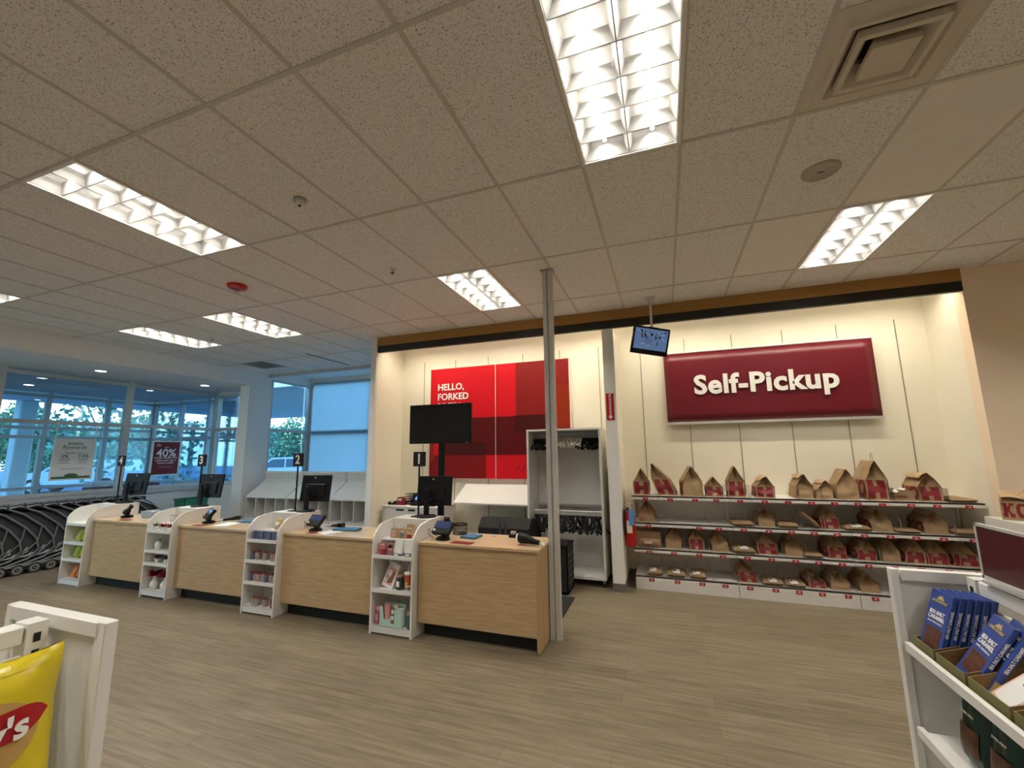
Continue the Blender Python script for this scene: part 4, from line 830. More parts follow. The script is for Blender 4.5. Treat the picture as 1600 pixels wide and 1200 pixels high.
def hanger_proto(mk, wd, dp, clips):
    t = thing('clothes_hanger', 'x', 'hanger'); g = MB()
    g.tube([(.0, .024*math.cos(a), .0+.024*math.sin(a)) for a in [R(-30+20*k) for k in range(11)]]+[(0, 0, -.05)], .0022, 5); g.build('hook', 'silver', t)
    g = MB().tube([(0, 0, -.045), (0, -wd*.5, -.045-dp*.7), (0, -wd, -.045-dp)], [.009, .013, .011], 6).tube([(0, 0, -.045), (0, wd*.5, -.045-dp*.7), (0, wd, -.045-dp)], [.009, .013, .011], 6)
    g.tube([(0, -wd*.95, -.045-dp), (0, wd*.95, -.045-dp)], .004, 5); g.build('arms', mk, t)
    if clips:
        for s in (-1, 1): box(-.008, s*wd*.7-.016, -.045-dp-.03, .008, s*wd*.7+.016, -.03-dp, bev=.003).build('clip', mk, t)
    return t
rnd = random.Random(5)
pB = hanger_proto('black', .18, .13, True); pL = hanger_proto('black', .20, .20, False); pC = hanger_proto('hangclear', .17, .10, True); used = [0, 0, 0]
def hang(x, z, kind, label, group):
    src = (pB, pC, pL)[kind]; rot = (rnd.uniform(-.05, .05), rnd.uniform(-.04, .04), rnd.uniform(-.75, .75))
    if used[kind]: o = copy_tree(src)
    else: o = src; used[kind] = 1
    o.location = (x, HY+.22, z); o.rotation_euler = rot; o['label'] = label; o['group'] = group
for k in range(46):
    x = HX0+.05+k*(W-.1)/45; u = k/45
    if u < .3: hang(x, 1.945, 0, 'black hanger in the bunch at the left end of the upper rail', 'black hangers at the left of the upper rail')
    elif u < .74: hang(x, 1.945, 1, 'clear plastic hanger in the middle of the upper rail', 'clear hangers on the upper rail')
    else: hang(x, 1.945, 0, 'black hanger in the bunch at the right end of the upper rail', 'black hangers at the right of the upper rail')
for k in range(44): hang(HX0+.05+k*(W-.1)/43, .89, 2, 'black hanger packed on the lower rail of the white rack', 'black hangers on the lower rail')
t = thing('black_crate', 'black plastic crate standing behind the silver pole', 'crate', (-1.72, 3.98, .013)); g = MB().box(0, 0, 0, .30, .36, .02); 
for (a, b, c, d) in ((0, 0, .012, .36), (.288, 0, .3, .36), (0, 0, .3, .012), (0, .348, .3, .36)): g.box(a, b, 0, c, d, .56)
g.build('shell', 'blackmatte', t); g = MB(); g.box(-.01, -.01, .54, .31, .37, .56).build('rim', 'black', t)
for q in range(5): box(.30, .03, .1+.08*q, .305, .33, .12+.08*q).build('rib', 'darkgrey', t)

# far white returns bins below the windows
for k, (x0, x1, lb_) in enumerate(((-8.92, -7.78, 'left end, by the column'), (-7.76, -6.62, 'in the middle'), (-6.60, -5.46, 'partly hidden by the niche wall'))):
    t = thing('display_bin', 'white sorting bin with sloped lid under the far windows, %s' % lb_, 'bin', (x0, 5.62, 0), group='white sloped bins under the far windows'); W = x1-x0
    MB().prism([(0, .80), (.50, 1.15), (.50, 1.17), (0, .83)], 'x', 0, W).build('sloped_lid', 'white', t)
    box(0, .45, 0, W, .5, 1.34).build('back_frame', 'laminate', t); box(0, .0, 0, W, .5, .38).build('base', 'laminate', t)
    for q in range(5): MB().prism([(.01, .38), (.5, .38), (.5, 1.14), (.01, .80)], 'x', q*(W-.015)/4, q*(W-.015)/4+.015).build('divider', 'laminate', t)
    g = MB()
    for q in range(12): g.tube([(.03+q*(W-.06)/11, .44, 1.16), (.03+q*(W-.06)/11, .44, 1.30)], .002, 4)
    g.tube([(.02, .44, 1.2), (W-.02, .44, 1.2)], .002, 4).tube([(.02, .44, 1.3), (W-.02, .44, 1.3)], .002, 4); g.build('wire_grid', 'greymetal', t)
    box(0, .42, 1.30, W, .5, 1.345).build('top_rail', 'white', t)
for k in range(4):
    t = thing('shopping_basket', 'green plastic shopping basket, %s of the stack by the low wall' % ['lowest', 'second', 'third', 'topmost'][k], 'basket', (-9.62, 4.95, .0+.0), R(90), 'green shopping baskets'); z = [0, .34, .48, .62][k]; h = .32 if k == 0 else .12
    g = MB().prism([(-.21, 0), (.21, 0), (.25, .2), (.235, .2), (.2, .01), (-.2, .01), (-.235, .2), (-.25, .2)], 'y', -.15, .15).box(-.22, -.165, 0, .22, -.15, .2).box(-.22, .15, 0, .22, .165, .2); g.build('basket_shell', 'teal', t); g = MB().box(-.26, -.17, .19, .26, -.15, .21).box(-.26, .15, .19, .26, .17, .21).box(-.26, -.17, .19, -.24, .17, .21).box(.24, -.17, .19, .26, .17, .21).build('rim', 'teal', t)
    t.location.z = .001+.211*k

# ------------------------------------------------------------------ nested shopping carts
def make_cart():
    t = thing('shopping_cart', 'x', 'shopping cart')
    for s in (-1, 1):
        x = s*.24
        MB().tube([(x, -.30, .98), (x, -.18, 1.00), (x, .05, .88), (x, .30, .66), (x, .42, .50), (x, .46, .34), (x, .36, .22), (x, .12, .15), (x, -.28, .12)], .014, 8).build('side_hoop', 'carttube', t, smooth=True)
        MB().tube([(x, .28, .68), (x, .25, .45), (x, .08, .26), (x, -.25, .14)], .011, 8).build('inner_strut', 'carttube', t, smooth=True)
    MB().tube([(-.24, -.30, .98), (-.24, -.36, .97), (.24, -.36, .97), (.24, -.30, .98)], .018, 10).build('handle', 'black', t, smooth=True)
    g = MB(); g.grid(lambda u, v: ((u-.5)*.44, -.28+.50*v+.02, .93-.26*v*v), 8, 8)
    for s in (-1, 1): g.grid(lambda u, v, s=s: (s*.215, -.26+u*.56, (.93-.26*u*u)-v*(.62-.22*u)+.0), 8, 6)
    g.grid(lambda u, v: ((u-.5)*.43, -.26+.56*v, .55+.0*v), 4, 6); g.build('fabric_basket', 'mesh', t, fix=False)
    MB().box(-.22, -.34, .93, .22, .0, .985, bev=.01).build('top_tray', 'black', t)
    box(-.20, -.2, .16, .20, .3, .18).build('lower_rack', 'black', t); MB().prism([(.30, .33), (.335, .35), (.355, .39), (.33, .385)], 'x', .222, .232).build('reflector_panel', 'traygrey', t)
    for x, y in ((-.24, .26), (.24, .26), (-.185, -.26), (.185, -.26)):
        for _q in (0,):
            wd = MB().tube([(x-.014, y, .075), (x+.014, y, .075)], .075, 18).build('wheel', 'blackmatte', t, smooth=True); MB().tube([(x-.0152, y, .075), (x+.0152, y, .075)], .056, 18).build('wheel_disc', 'wheel', wd); MB().tube([(x-.018, y, .075), (x+.018, y, .075)], .026, 12).build('hub', 'blackmatte', wd); MB().tube([(x-.02, y, .075), (x+.02, y, .075)], .010, 8).build('axle', 'greymetal', wd)
    return t
pc_ = make_cart()
nm_ = ['nearest the left edge of the photo', 'second from the left edge', 'third from the left edge', 'fourth from the left edge', 'fifth from the left edge', 'sixth from the left edge', 'seventh, just left of the leftmost rack', 'eighth, behind the leftmost rack', 'ninth, behind the leftmost rack', 'tenth, behind register 4', 'eleventh, behind the register 4 screen', 'third from the far end', 'second from the far end', 'last at the far end']
for k in range(14):
    o = pc_ if k == 0 else copy_tree(pc_); o.location = (-9.58, 1.55+.185*k, 0); o['label'] = 'black and grey shopping cart nested in the row, '+nm_[k]; o['group'] = 'nested shopping carts'

# ------------------------------------------------------------------ self pickup shelving
SX = [-.665, .505, 1.68, 2.855]; SZ = [.165, .495, .81, 1.145]; SY = 4.50
xt = {4: [-.47, -.17, .11, .36, .62, .88, 1.11, 1.33, 1.57, 1.81, 2.02, 2.24, 2.47, 2.71], 3: [-.48, -.19, .10, .36, .62, .87, 1.11, 1.33, 1.55, 1.79, 2.02, 2.24, 2.47, 2.71], 2: [-.47, None, .12, .34, .61, .87, 1.10, 1.32, 1.54, 1.79, 2.02, 2.24, 2.47, 2.71], 1: [-.49, -.19, .10, .34, .60, .86, 1.10, 1.33, 1.55, 1.77, 1.99, 2.24, 2.46, 2.72]}
for s in range(3):
    x0, x1 = SX[s], SX[s+1]; t = thing('pickup_shelving', 'white pickup shelving unit on the right wall, %s' % ['left section beside the pillar', 'middle section', 'right section by the niche corner'][s], 'shelving', (x0, SY, 0), group='white pickup shelving'); W = x1-x0
    box(0, .50, 0, W, .525, 1.15).build('back_panel', 'laminate', t); box(0.003, .0, 0, W-.003, .50, .115, bev=.002).build('base', 'white', t)
    for x in (0, W-.012): box(x, .46, 0, x+.012, .50, 1.16).build('upright', 'whitemetal', t)
    for r, z in enumerate(SZ):
        MB().box(.003, .0, z-.05, W-.003, .03, z, bev=.002).box(.003, .0, z-.018, W-.003, .50, z).build('shelf', 'whitemetal', t)
        row_ = 4-r
        for i, x in enumerate(xt[row_]):
            if x is None or not (x0 <= x < x1): continue
            n = (row_-1)*14+i+1
            tg = box(x-x0-.032, -.004, z-.062, x-x0+.032, -.0005, z-.026).build('number_tag', 'tag', t); text('number', str(n), .027, (x-x0, -.0055, z-.044), FY, 'letter', tg, bold=.02)
            xd = x-x0+.125
            if xd < W-.02:
                if row_ == 1: box(xd-.001, .03, z, xd+.001, .40, z+.14).build('divider', 'acrylic', t)
                else: MB().tube([(xd, .04, z), (xd, .04, z+.12), (xd, .10, z+.16), (xd, .42, z+.16), (xd, .46, z)], .0022, 4).build('divider', 'greymetal', t)

BM = {'H': ['1111...1111', '1111...1111', '1111...1111', '11111111111', '11111111111', '11111111111', '1111...1111', '1111...1111', '1111...1111'],
      'K': ['1111..1111', '1111..1111', '.111.111..', '.111111...', '.11111....', '.111111...', '.111.111..', '1111..1111', '1111..1111'],
      'O': ['..111111..', '.11111111.', '1111..1111', '111....111', '111....111', '111....111', '1111..1111', '.11111111.', '..111111..'],
      'L': ['11111.....', '.111......', '.111......', '.111......', '.111......', '.111...11.', '.111...11.', '111111111.', '111111111.'],
      'S': ['..111111..', '.111..111.', '.111......', '.111111...', '...111111.', '......111.', '.11...111.', '.111.1111.', '..111111..']}
def bm_at(ch, s, t):
    b = BM[ch]; 
    if not (0 <= s < 1 and 0 <= t < 1): return False
    r = b[int((1-t)*len(b))] if t > 0 else b[-1]
    return r[min(len(r)-1, int(s*len(r)))] == '1'
def make_bag(label, x, z, w_, h, ax=0, d=.26, hb=None, pr='', rz=0, y=4.56, seed=1, handle=False, group='standing kraft pickup bags', fold=0, side=True, lab=False):
    rnd = random.Random(seed); t = thing('paper_bag', label, 'paper bag', (x, y, z), rz, group)
    hb = hb or h*.48; off = Vector((rnd.random()*9, rnd.random()*9, 0)); cr = .018+.03*min(.3, h)
    def hw(v):
        zz = v*h; return w_/2 if zz < hb else w_/2*(1-(zz-hb)/(h-hb))**.95+.004
    def cxv(v): return ax*max(0, v)**1.3
    def crump(p, k=1):
        q = noise.noise(Vector(p)*9+off)*cr*k*min(1, p[2]/.04) if p[2] > 0 else 0
        return q
    def front(u, v):
        zz = v*h; e = 0 if zz < hb*.45 else (zz-hb*.45)/(h-hb*.45); ins = d*.5*e*(1-e*.2)*(1-abs(2*u-1))**.8
        p = (cxv(v)+(2*u-1)*hw(v), ins+.03*v, zz); c = crump(p); return (p[0]+c*.6, p[1]+c, p[2])
    def side_(sg):
        def f(u, v):
            zz = v*h; y_ = .03*v+u*(d-.05*v); bulge = .012*math.sin(u*PI)*math.sin(min(1, v*1.6)*PI)
            p = (cxv(v)+sg*(hw(v)+bulge), y_, zz); c = crump((p[0]*.3, p[1], p[2])); return (p[0]+c*.5, p[1], p[2])
        return f
    def back(u, v): return (cxv(v)+(2*u-1)*hw(v), .03*v+d-.05*v, v*h)
    L0, L1 = .10*hb/h, 1.02*hb/h
    def mf(u, v):
        if pr == 'H': return 1 if bm_at('H', (u-.10)/.80, (v-L0)/(L1-L0)) else 0
        if pr == 'R': return 1 if bm_at('H', (u-.04)/.92, (v-L0)/(L1-L0)*.95) else 0
        return 0
    def ml(u, v):   # u: 0 front -> 1 back, read from the left side
        if not (pr or side == 2) or not side: return 0
        s = 1-u; t_ = (v-L0)/(L1-L0)
        return 1 if bm_at('K', (s-.02)/.46, t_) or bm_at('O', (s-.52)/.46, t_) else 0
    def mr_(u, v):
        if not pr or not side: return 0
        t_ = (v-L0)/(L1-L0); return 1 if bm_at('L', (u-.04)/.44, t_) or bm_at('S', (u-.54)/.42, t_) else 0
    g = MB(); nu, nv = (22, 26) if pr else (12, 14)
    g.grid(front, nu, nv, mf); g.grid(side_(-1), nu, nv, ml); g.grid(side_(1), nu, nv, mr_); g.grid(back, 6, nv); g.grid(lambda u, v: ((u-.5)*w_, v*d, 0), 2, 2)
    g.build('bag_body', ['kraft', 'maroon'], t, smooth=True, fix=False)
    if fold:   # top rolled over
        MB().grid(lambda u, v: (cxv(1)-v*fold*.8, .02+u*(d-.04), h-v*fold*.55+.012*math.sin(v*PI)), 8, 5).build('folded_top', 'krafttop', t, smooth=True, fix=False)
    if handle: MB().tube([(ax-.0, .06, h-.01), (ax, .065, h+.07), (ax, .085, h+.09), (ax, .105, h+.07), (ax, .11, h-.01)], .003, 6).build('handle', 'wood', t)
    if lab: MB().grid(lambda u, v: ((u-.5)*.09, -.004-.0*v, h*.3+v*.06), 2, 2).build('sticker', 'paper', t, fix=False)
    return t
def make_parcel(label, x, z, w_, h, rz=0, y=4.66, seed=1, lab=False, d=.30, pr=False, tip=0):
    t = thing('kraft_parcel', label, 'parcel', (x, y, z+.003), rz, 'flat kraft parcels'); rnd = random.Random(seed); off = Vector((rnd.random()*9, rnd.random()*9, 0)); h = max(.035, h)
    if tip: t.rotation_euler = (0, tip, rz)
    def f(sg):
        def q(u, v):
            e = (max(0, 1-(2*u-1)**4)*max(0, 1-(2*v-1)**6))**.5; n_ = noise.noise(Vector((u*3, v*3, 0))+off)*.012*e
            return ((u-.5)*w_*(1-.06*abs(2*v-1)**2), (v-.5)*d, (h*.5+sg*h*.5*e+n_ if sg > 0 else h*.5-h*.5*min(1, e*1.6)))
        return q
    g = MB(); g.grid(f(1), 14, 14, (lambda u, v: 1 if pr and .35 < v < .6 and int(u*11) % 2 else 0)); g.grid(f(-1), 14, 14)
    g.build('parcel_body', ['kraft', 'maroon'], t, smooth=True, fix=False)
    if lab:
        q = f(1); cu = .42+.1*rnd.random()
        s = MB().grid(lambda u, v: tuple(Vector(q(cu+(u-.5)*.38, .03+v*.36))+Vector((0, -.006*(1-v), .004))), 5, 5).build('shipping_label', 'paper', t, fix=False)
        MB().grid(lambda u, v: tuple(Vector(q(cu-.14+u*.10, .2+v*.14))+Vector((0, -.006, .0065))), 2, 2).build('printed_code', 'ink', t, fix=False)
    return t
z1, z2, z3, z4 = 1.146, .811, .496, .166
B = [  # tag, x, z, w, h, lean, depth, print, extras
 (1, -.535, z1, .19, .335, 0, .2, 'R', {}), (2, -.225, z1, .22, .40, -.18, .22, 'H', dict(rz=R(-6))), (3, .09, z1, .235, .365, .0, .24, '', dict(rz=R(8), side=2)), (4, .334, z1, .185, .235, .0, .2, 'R', {}), (5, .582, z1, .195, .365, 0, .22, 'H', {}),
 (6, .885, z1, .19, .245, .03, .34, 'H', dict(fold=.09)), (7, 1.29, z1, .165, .275, .02, .34, '', dict(fold=.08)), (9, 1.485, z1, .165, .205, .04, .26, '', dict(fold=.06, rz=R(5))), (10, 1.715, z1, .20, .335, .01, .30, '', dict(handle=False)), (11, 1.985, z1, .20, .43, .02, .38, 'H', dict(handle=True)),
 (13, 2.455, z1, .20, .30, .0, .36, 'H', dict(fold=.10)),
 (15, -.482, z2, .19, .25, -.02, .28, '', dict(side=2)), (20, .87, z2, .165, .205, .0, .36, '', dict(fold=.08)), (23, 1.505, z2, .175, .235, .0, .30, 'R', {}), (25, 1.985, z2, .19, .235, -.02, .36, '', dict(fold=.07, side=2)), (27, 2.45, z2, .20, .23, .01, .36, '', dict(fold=.07, side=2)),
 (30, -.182, z3, .185, .24, 0, .24, '', {}), (31, .08, z3, .175, .24, .0, .26, 'H', {}), (32, .35, z3, .185, .23, -.03, .26, '', {}), (34, .86, z3, .20, .23, -.03, .24, 'R', {}), (35, 1.12, z3, .165, .20, .0, .36, '', dict(fold=.06)),
 (37, 1.54, z3, .17, .225, .0, .36, 'R', dict(fold=.05)), (38, 1.81, z3, .17, .20, .03, .36, 'R', dict(fold=.07)), (39, 2.03, z3, .16, .22, .0, .32, '', {}), (40, 2.235, z3, .175, .225, .03, .3, 'H', {}), (41, 2.43, z3, .175, .225, .0, .34, 'R', {}), (42, 2.655, z3, .20, .225, .0, .3, 'R', {}),
 (47, .63, z4, .185, .21, -.05, .26, 'R', {}), (50, 1.31, z4, .165, .13, .0, .36, 'R', dict(fold=.04)), (51, 1.53, z4, .175, .18, .0, .36, '', dict(fold=.05)), (52, 1.80, z4, .17, .175, .0, .38, '', dict(fold=.05))]
for (n, x, z, w_, h, ax, d, pr, ex) in B:
    ds = {'H': 'standing kraft bag with bold red letter H', 'R': 'crumpled kraft bag with red print', '': 'plain brown kraft bag folded closed'}[pr]
    make_bag('%s, above the shelf tag %d' % (ds, n), x, z, w_, h, ax, d, None, pr, seed=n, **ex)
P_ = [(14, 2.70, z1, .24, .04, 0, 0), (19, .61, z2, .24, .05, 0, 0), (21, 1.09, z2, .22, .055, 0, 1), (24, 1.755, z2, .25, .05, 1, 0), (26, 2.205, z2, .22, .035, 0, 0), (28, 2.69, z2, .22, .055, 0, 1), (33, .595, z3, .25, .065, 1, 0), (36, 1.31, z3, .19, .045, 0, 0),
      (43, -.435, z4, .205, .065, 1, 0), (44, -.175, z4, .225, .06, 1, 0), (45, .078, z4, .20, .065, 1, 0), (48, .875, z4, .22, .045, 1, 0), (49, 1.10, z4, .21, .045, 1, 0)]
for (n, x, z, w_, h, lb2, pr) in P_: make_parcel('flat kraft parcel%s lying above the shelf tag %d' % (' with white shipping label' if lb2 else ' without label', n), x, z, w_, h, R(((n*7) % 9)-4), seed=n, lab=bool(lb2), pr=bool(pr))
make_parcel('thin kraft parcel leaning diagonally above the shelf tag 22', 1.30, z2+.085, .25, .04, y=4.66, seed=22, tip=R(42), d=.28)
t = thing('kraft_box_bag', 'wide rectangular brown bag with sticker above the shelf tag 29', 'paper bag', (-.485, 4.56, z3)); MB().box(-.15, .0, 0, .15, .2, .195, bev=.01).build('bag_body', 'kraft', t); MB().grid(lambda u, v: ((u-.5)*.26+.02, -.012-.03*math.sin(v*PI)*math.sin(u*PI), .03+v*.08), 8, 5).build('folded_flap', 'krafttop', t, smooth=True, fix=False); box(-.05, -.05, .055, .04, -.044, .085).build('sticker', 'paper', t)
t = thing('crumpled_bag', 'small crumpled kraft bag with white slip above the shelf tag 12', 'paper bag', (2.215, 4.56, z1)); MB().prism([(-.12, 0), (.10, 0), (.09, .10), (-.02, .12), (-.06, .08)], 'y', 0, .2).build('bag_body', 'kraft', t); text('printed_word', 'OPEN', .045, (-.03, -.002, .04), FY, 'maroon', t, bold=.02); MB().add([(-.07, -.003, .085), (.03, -.003, .125), (.02, .1, .135), (-.08, .1, .10)], [(0, 1, 2, 3)]).build('white_slip', 'paper', t, fix=False)

# white fixture and bag at the right edge
t = thing('white_fixture', 'white shelf fixture behind the maroon sign at the right edge', 'shelving', (2.68, 3.72, 0)); box(0, 0, .0, 1.3, .5, .06).build('base', 'whitemetal', t); box(0, 0, 1.02, 1.3, .5, 1.05).build('top_shelf', 'whitemetal', t); box(0.03, .47, .06, 1.27, .5, 1.02).build('back_panel', 'laminate', t); box(0, 0, .06, .03, .5, 1.02).build('end_panel', 'whitemetal', t); box(1.27, 0, .06, 1.3, .5, 1.02).build('end_panel', 'whitemetal', t)
t = thing('paper_bag', 'large kraft bag with big red letters KO at the right edge of the photo', 'paper bag', (2.86, 3.93, 1.051), R(-30)); g = MB()
def kf(u, v): 
    zz = v*.21; return ((u-.5)*.36-.0, (.0 if v < .8 else (v-.8)*.3)+.004*math.sin(u*14), zz)
def km(u, v): return 1 if bm_at('K', (u-.03)/.20, (v-.12)/.62) or bm_at('O', (u-.26)/.24, (v-.12)/.62) or bm_at('H', (u-.53)/.22, (v-.12)/.62) or bm_at('L', (u-.78)/.18, (v-.12)/.62) else 0
g.grid(kf, 60, 18, km); g.grid(lambda u, v: ((u-.5)*.36, .2-.06*max(0, v-.8), v*.21), 6, 4)
for s in (-.18, .18): g.add([(s, 0, 0), (s, .2, 0), (s, .19, .21), (s, .06, .21)], [(0, 1, 2, 3)])
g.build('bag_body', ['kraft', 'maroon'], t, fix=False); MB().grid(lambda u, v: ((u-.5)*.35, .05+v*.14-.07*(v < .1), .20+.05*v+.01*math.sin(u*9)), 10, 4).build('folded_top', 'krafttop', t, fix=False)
MB().tube([(-.06, .05, .222), (-.02, .12, .26), (.08, .12, .26), (.05, .05, .222)], .003, 6).build('handle', 'wood', t)

# ------------------------------------------------------------------ foreground gondolas
def gondola(name, label, X, Y0, Y1, hwid, T, side, shelves, lipx):
    t = thing(name, label, 'gondola shelf', (X, 0, 0))
    for (y, s) in ((Y1, -1), (Y0, 1)):
        e = MB()
        e.box(-hwid+.02, y+s*.006, .05, hwid-.02, y+s*.016, T-.02); 
        p = e.build('end_panel', 'laminate', t)
        g = MB()
        for q in (-1, 1): g.box(q*hwid, y, 0, q*(hwid-(.034 if side > 0 else .02)), y+s*.026, T, bev=.002)
        g.box(-hwid+.024, y, T-.03, hwid-.024, y+s*.03, T-.001); g.box(-hwid+.024, y, .0, hwid-.024, y+s*.04, .06); g.build('end_frame', 'whitemetal', p)
        g = MB()
        for q in range(30): g.box(side*.0265, y+s*.054, T-.045-.036*q, side*.0275, y+s*.066, T-.026-.036*q)
        u_ = MB().box(-.026, y+s*.042, 0, .026, y+s*.078, T-.004).build('upright', 'whitemetal', t); g.build('slots', 'blackmatte', u_)
    box(-.022, Y0+.08, T-.045, .022, Y1-.08, T-.006, bev=.003).build('top_rail', 'whitemetal', t)
    box(-.004, Y0+.08, .1, .004, Y1-.08, T-.16).build('back_panel', 'laminate', t)
    MB().tube([(side*.02, Y0+.08, T-.07), (side*.02, Y1-.08, T-.07)], .004, 6).tube([(side*.02, Y0+.08, T-.13), (side*.02, Y1-.08, T-.13)], .004, 6).build('wire_rail', 'whitemetal', t)
    for z in shelves:
        MB().box(side*.03, Y0+.05, z-.012, side*(hwid-.008), Y1-.05, z).box(side*(hwid-.014), Y0+.05, z-.012, side*hwid, Y1-.05, z+.012).build('shelf', 'whitemetal', t)
    box(-hwid+.01, Y0+.03, 0, hwid-.01, Y1-.03, .1).build('base', 'whitemetal', t); return t
gondola('gondola', 'white gondola shelf in the right foreground holding chocolate bars', .608, -.95, .343, .196, 1.36, -1, (1.152, .93, .62), None)
gondola('gondola', 'white gondola shelf in the left foreground holding a yellow chip bag', -1.605, -1.98, -.685, .20, 1.36, 1, (1.0, .6), None)
# sign holder on the right gondola
t = thing('sign_holder', 'maroon sign in a silver holder standing on the right foreground gondola', 'sign', (.608, .265, 1.362)); 
MB().box(-.004, -.30, .008, .004, 0, .145).build('sheet', 'darkmaroon', t); g = MB().box(-.006, -.302, .0, .006, .002, .010).box(-.006, -.302, .142, .006, .002, .150).box(-.006, -.004, 0, .006, .004, .15).box(-.006, -.304, 0, .006, -.296, .15); g.build('frame', 'silver', t); box(-.03, -.26, -.001, .03, -.04, .006).build('foot', 'silver', t)
# cardboard trays with chocolate bars
XL = .412; ZS = 1.153
for k, (ya, yb) in enumerate(((.19, .285), (.062, .178), (-.08, .05), (-.22, -.092))):
    t = thing('cardboard_tray', 'brown cardboard display tray, %s on the right foreground shelf' % ['furthest, holding the upright blue bars', 'second, with a single blue bar', 'third, with the white and pink bar', 'nearest, mostly empty'][k], 'tray', (XL+.02, ya, ZS), group='cardboard trays'); L = yb-ya; D = .165
    box(0, 0, 0, .003, L, .032).build('front_wall', 'cardolive', t); g = MB()
    for y in (0, L-.003): g.prism([(0.003, 0), (D, 0), (D, .085), (.003, .032)], 'y', y, y+.003)
    g.box(D-.003, .003, 0, D, L-.003, .085).box(.003, .003, 0, D-.003, L-.003, .002); g.build('walls', 'cardb', t)
def choc(label, loc, rot, kind, group=None, thin=False):
    t = thing('chocolate_bar', label, 'chocolate bar', loc, group=group); t.rotation_euler = rot; W, H, D = .085, .175, .012   # face towards -x, width along y
    mk = {'blue': 'barblue', 'pink': 'pinkbar'}[kind]; box(0, -W/2, 0, D, W/2, H, bev=.001).build('wrapper', mk, t)
    if kind == 'blue':
        g = MB().box(-.0006, -W/2+.012, .02, -.0002, W/2-.012, .075).build('picture', 'barbrown', t); box(-.0006, -W/2+.001, .001, D*.9, W/2-.0, .018).build('foot_band', 'barblue', t)
        text('brand_lettering', 'GHIRARDELLI', .0098, (-.0012, 0, .146), FNX, 'bargold', t, bold=.02); MB().prism([(-.014, .152), (.014, .152), (.004, .163), (0, .159), (-.004, .165)], 'x', -.0012, -.0002).build('emblem', 'bargold', t)
        text('lettering', 'SEA SALT\nCARAMEL', .0145, (-.0012, .0, .108), FNX, 'letter', t, bold=.03, line=.95); text('small_lettering', 'DARK CHOCOLATE', .0065, (-.0012, 0, .088), FNX, 'letter', t)
        text('spine_lettering', 'SEA SALT CARAMEL', .0085, (D/2, -W/2-.0006, .10), (R(90), R(-90), 0), 'letter', t, bold=.02); box(.0005, -W/2-.0006, .005, D-.0005, -W/2, .035).build('spine_band', 'bargold', t)
    else:
        box(-.0008, -W/2+.008, .008, -.0002, W/2-.008, H-.03).build('label_panel', 'paper', t); text('lettering', 'DARK\nPISTACHIO', .010, (-.0014, 0, .09), (R(90), R(90), R(-90)), 'ink', t)
    return t
for k in range(6):
    choc('blue sea salt caramel chocolate bar, %s in the upright row' % ['first and facing out', 'second', 'third', 'fourth', 'fifth', 'last at the back'][k], (.440+.0165*k, .238-.004*k, 1.157), (0, R(19-.8*k), R(4)), 'blue', 'upright blue chocolate bars')
choc('blue sea salt caramel chocolate bar lying back alone in the second tray', (.448, .105, 1.158), (R(6), R(30), R(-4)), 'blue')
choc('white and pink chocolate bar leaning in the third tray', (.452, -.005, 1.158), (R(10), R(44), R(-8)), 'pink')
choc('second blue chocolate bar mostly hidden behind the single one', (.468, .085, 1.158), (R(4), R(30), R(-10)), 'blue')
for k, (y, lab) in enumerate(((.155, 'dark green chocolate pouch, furthest on the lower right shelf'), (.045, 'dark green chocolate pouch, second on the lower right shelf'), (-.065, 'dark green chocolate pouch, third on the lower right shelf'), (-.175, 'dark green chocolate pouch, nearest on the lower right shelf'))):
    t = pouch('chocolate_pouch', lab, .478, y, .932, .10, .185, 'green', R(-90), R(-8), 'green chocolate pouches', thick=.05, cat='pouch')
    MB().grid(lambda u, v: ((u-.5)*.07, -.025*(max(0, 1-((u-.5)*1.4)**4)*max(0, 1-(2*(.18+.32*v)-1)**4))**.6-.003, .185*(.18+.32*v)), 6, 6).build('picture', 'barbrown', t, fix=False); text('lettering', 'GHIRARDELLI', .011, (0, -.027, .155), FY, 'bargold', t, bold=.02); text('small_lettering', 'DARK MINT', .009, (0, -.028, .12), FY, 'letter', t)

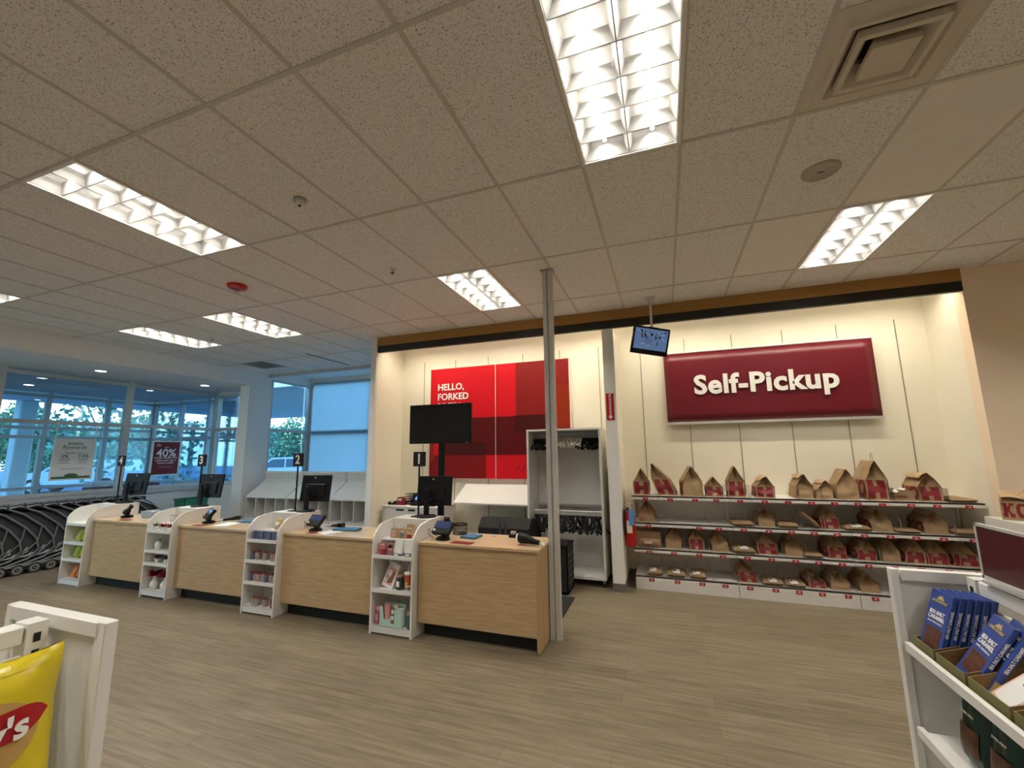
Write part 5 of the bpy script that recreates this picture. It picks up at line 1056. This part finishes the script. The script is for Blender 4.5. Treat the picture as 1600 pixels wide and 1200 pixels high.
# chip bag on the left gondola
t = thing('chip_bag', 'big yellow bag of potato chips in the left foreground', 'chip bag', (-1.465, -.875, 1.002), R(90-8)); CW, CH = .255, .325
t.rotation_euler = (R(-6), 0, R(80))
def cb(sg):
    def f(u, v):
        e = max(0, 1-(2*u-1)**4)**.7*max(0, 1-abs(2*v-1)**3.5)**.7; wr = noise.noise(Vector((u*5, v*5, sg*3)))*.010*(1-e*.5)
        pin = 1-.05*math.sin(v*PI); return ((u-.5)*CW*pin, sg*(.034*e+.001)+wr, v*CH+.006*math.sin(u*7))
    return f
MB().grid(cb(-1), 36, 40).grid(cb(1), 18, 20).build('bag', 'chip', t, smooth=True, fix=False)
def on_bag(pts_uv, off, mk, nm):   # a decal mesh that follows the bag's curve
    f = cb(-1); g = MB(); c = Vector((sum(p[0] for p in pts_uv)/len(pts_uv), sum(p[1] for p in pts_uv)/len(pts_uv), 0)); n = len(pts_uv); vs = []; K = 8
    for r in range(K+1):
        for p in pts_uv:
            u, v = c.x+(p[0]-c.x)*r/K, c.y+(p[1]-c.y)*r/K; q = Vector(f(u, v)); vs.append(q+Vector((0, -off, 0)))
    fs = [(r*n+i, r*n+(i+1) % n, (r+1)*n+(i+1) % n, (r+1)*n+i) for r in range(K) for i in range(n)]; g.add(vs, fs); return g.build(nm, mk, t, fix=False, smooth=True)
el = lambda cx, cy, a, b, n=32: [(cx+a*math.cos(2*PI*k/n), cy+b*math.sin(2*PI*k/n)) for k in range(n)]
on_bag(el(.56, .60, .33, .20), .0012, 'chipgold', 'logo_disc')
def ban(u0, u1):
    mid = [(u0+(u1-u0)*k/16, .585+.07*k/16+.02*math.sin(k/16*PI)) for k in range(17)]; hf = [.082*(1-abs(2*k/16-1)**5)+.004 for k in range(17)]
    return [(p[0], p[1]+h) for p, h in zip(mid, hf)]+[(p[0], p[1]-h) for p, h in zip(mid, hf)][::-1]
on_bag(ban(.22, .94), .0022, 'chipred', 'logo_banner')
def wrap_text(s, size, cu, cv, mk, nm, off=.007, shear=0, bold=.02):
    me = text_mesh(s, size, bold=bold, ext=0).copy(); f = cb(-1)
    import bmesh
    b = bmesh.new(); b.from_mesh(me); bmesh.ops.triangulate(b, faces=b.faces); bmesh.ops.subdivide_edges(b, edges=b.edges, cuts=2, use_grid_fill=True); b.to_mesh(me); b.free()
    for v in me.vertices:
        u = cu+v.co.x/CW; vv = cv+v.co.y/CH+shear*v.co.x/CH; q = Vector(f(u, vv)); v.co = q+Vector((0, -off, 0))
    me.materials.clear(); me.materials.append(M[mk]); o = bpy.data.objects.new(nm, me); COL.objects.link(o); o.parent = t; return o
wrap_text("Lay's", .060, .60, .615, 'letter', 'logo_lettering', shear=.10, bold=.03); wrap_text('Classic', .034, .60, .37, 'maroon', 'flavour_lettering', shear=.06)
on_bag(el(.62, .16, .22, .10), .0012, 'chipgold', 'chip_picture'); on_bag(el(.30, .20, .16, .09), .0018, 'snack', 'chip_picture')
f_ = cb(-1); MB().grid(lambda u, v: tuple(Vector(f_(.01+u*.98, .93+.065*v))+Vector((0, -.0014, 0))), 30, 3).build('sealed_top', 'chip', t, fix=False)
MB().grid(lambda u, v: tuple(Vector(f_(.02+u*.16, .86-.5*u*0+.05*v))+Vector((0, -.002, 0))), 4, 2).build('foil_crease', 'foil', t, fix=False)
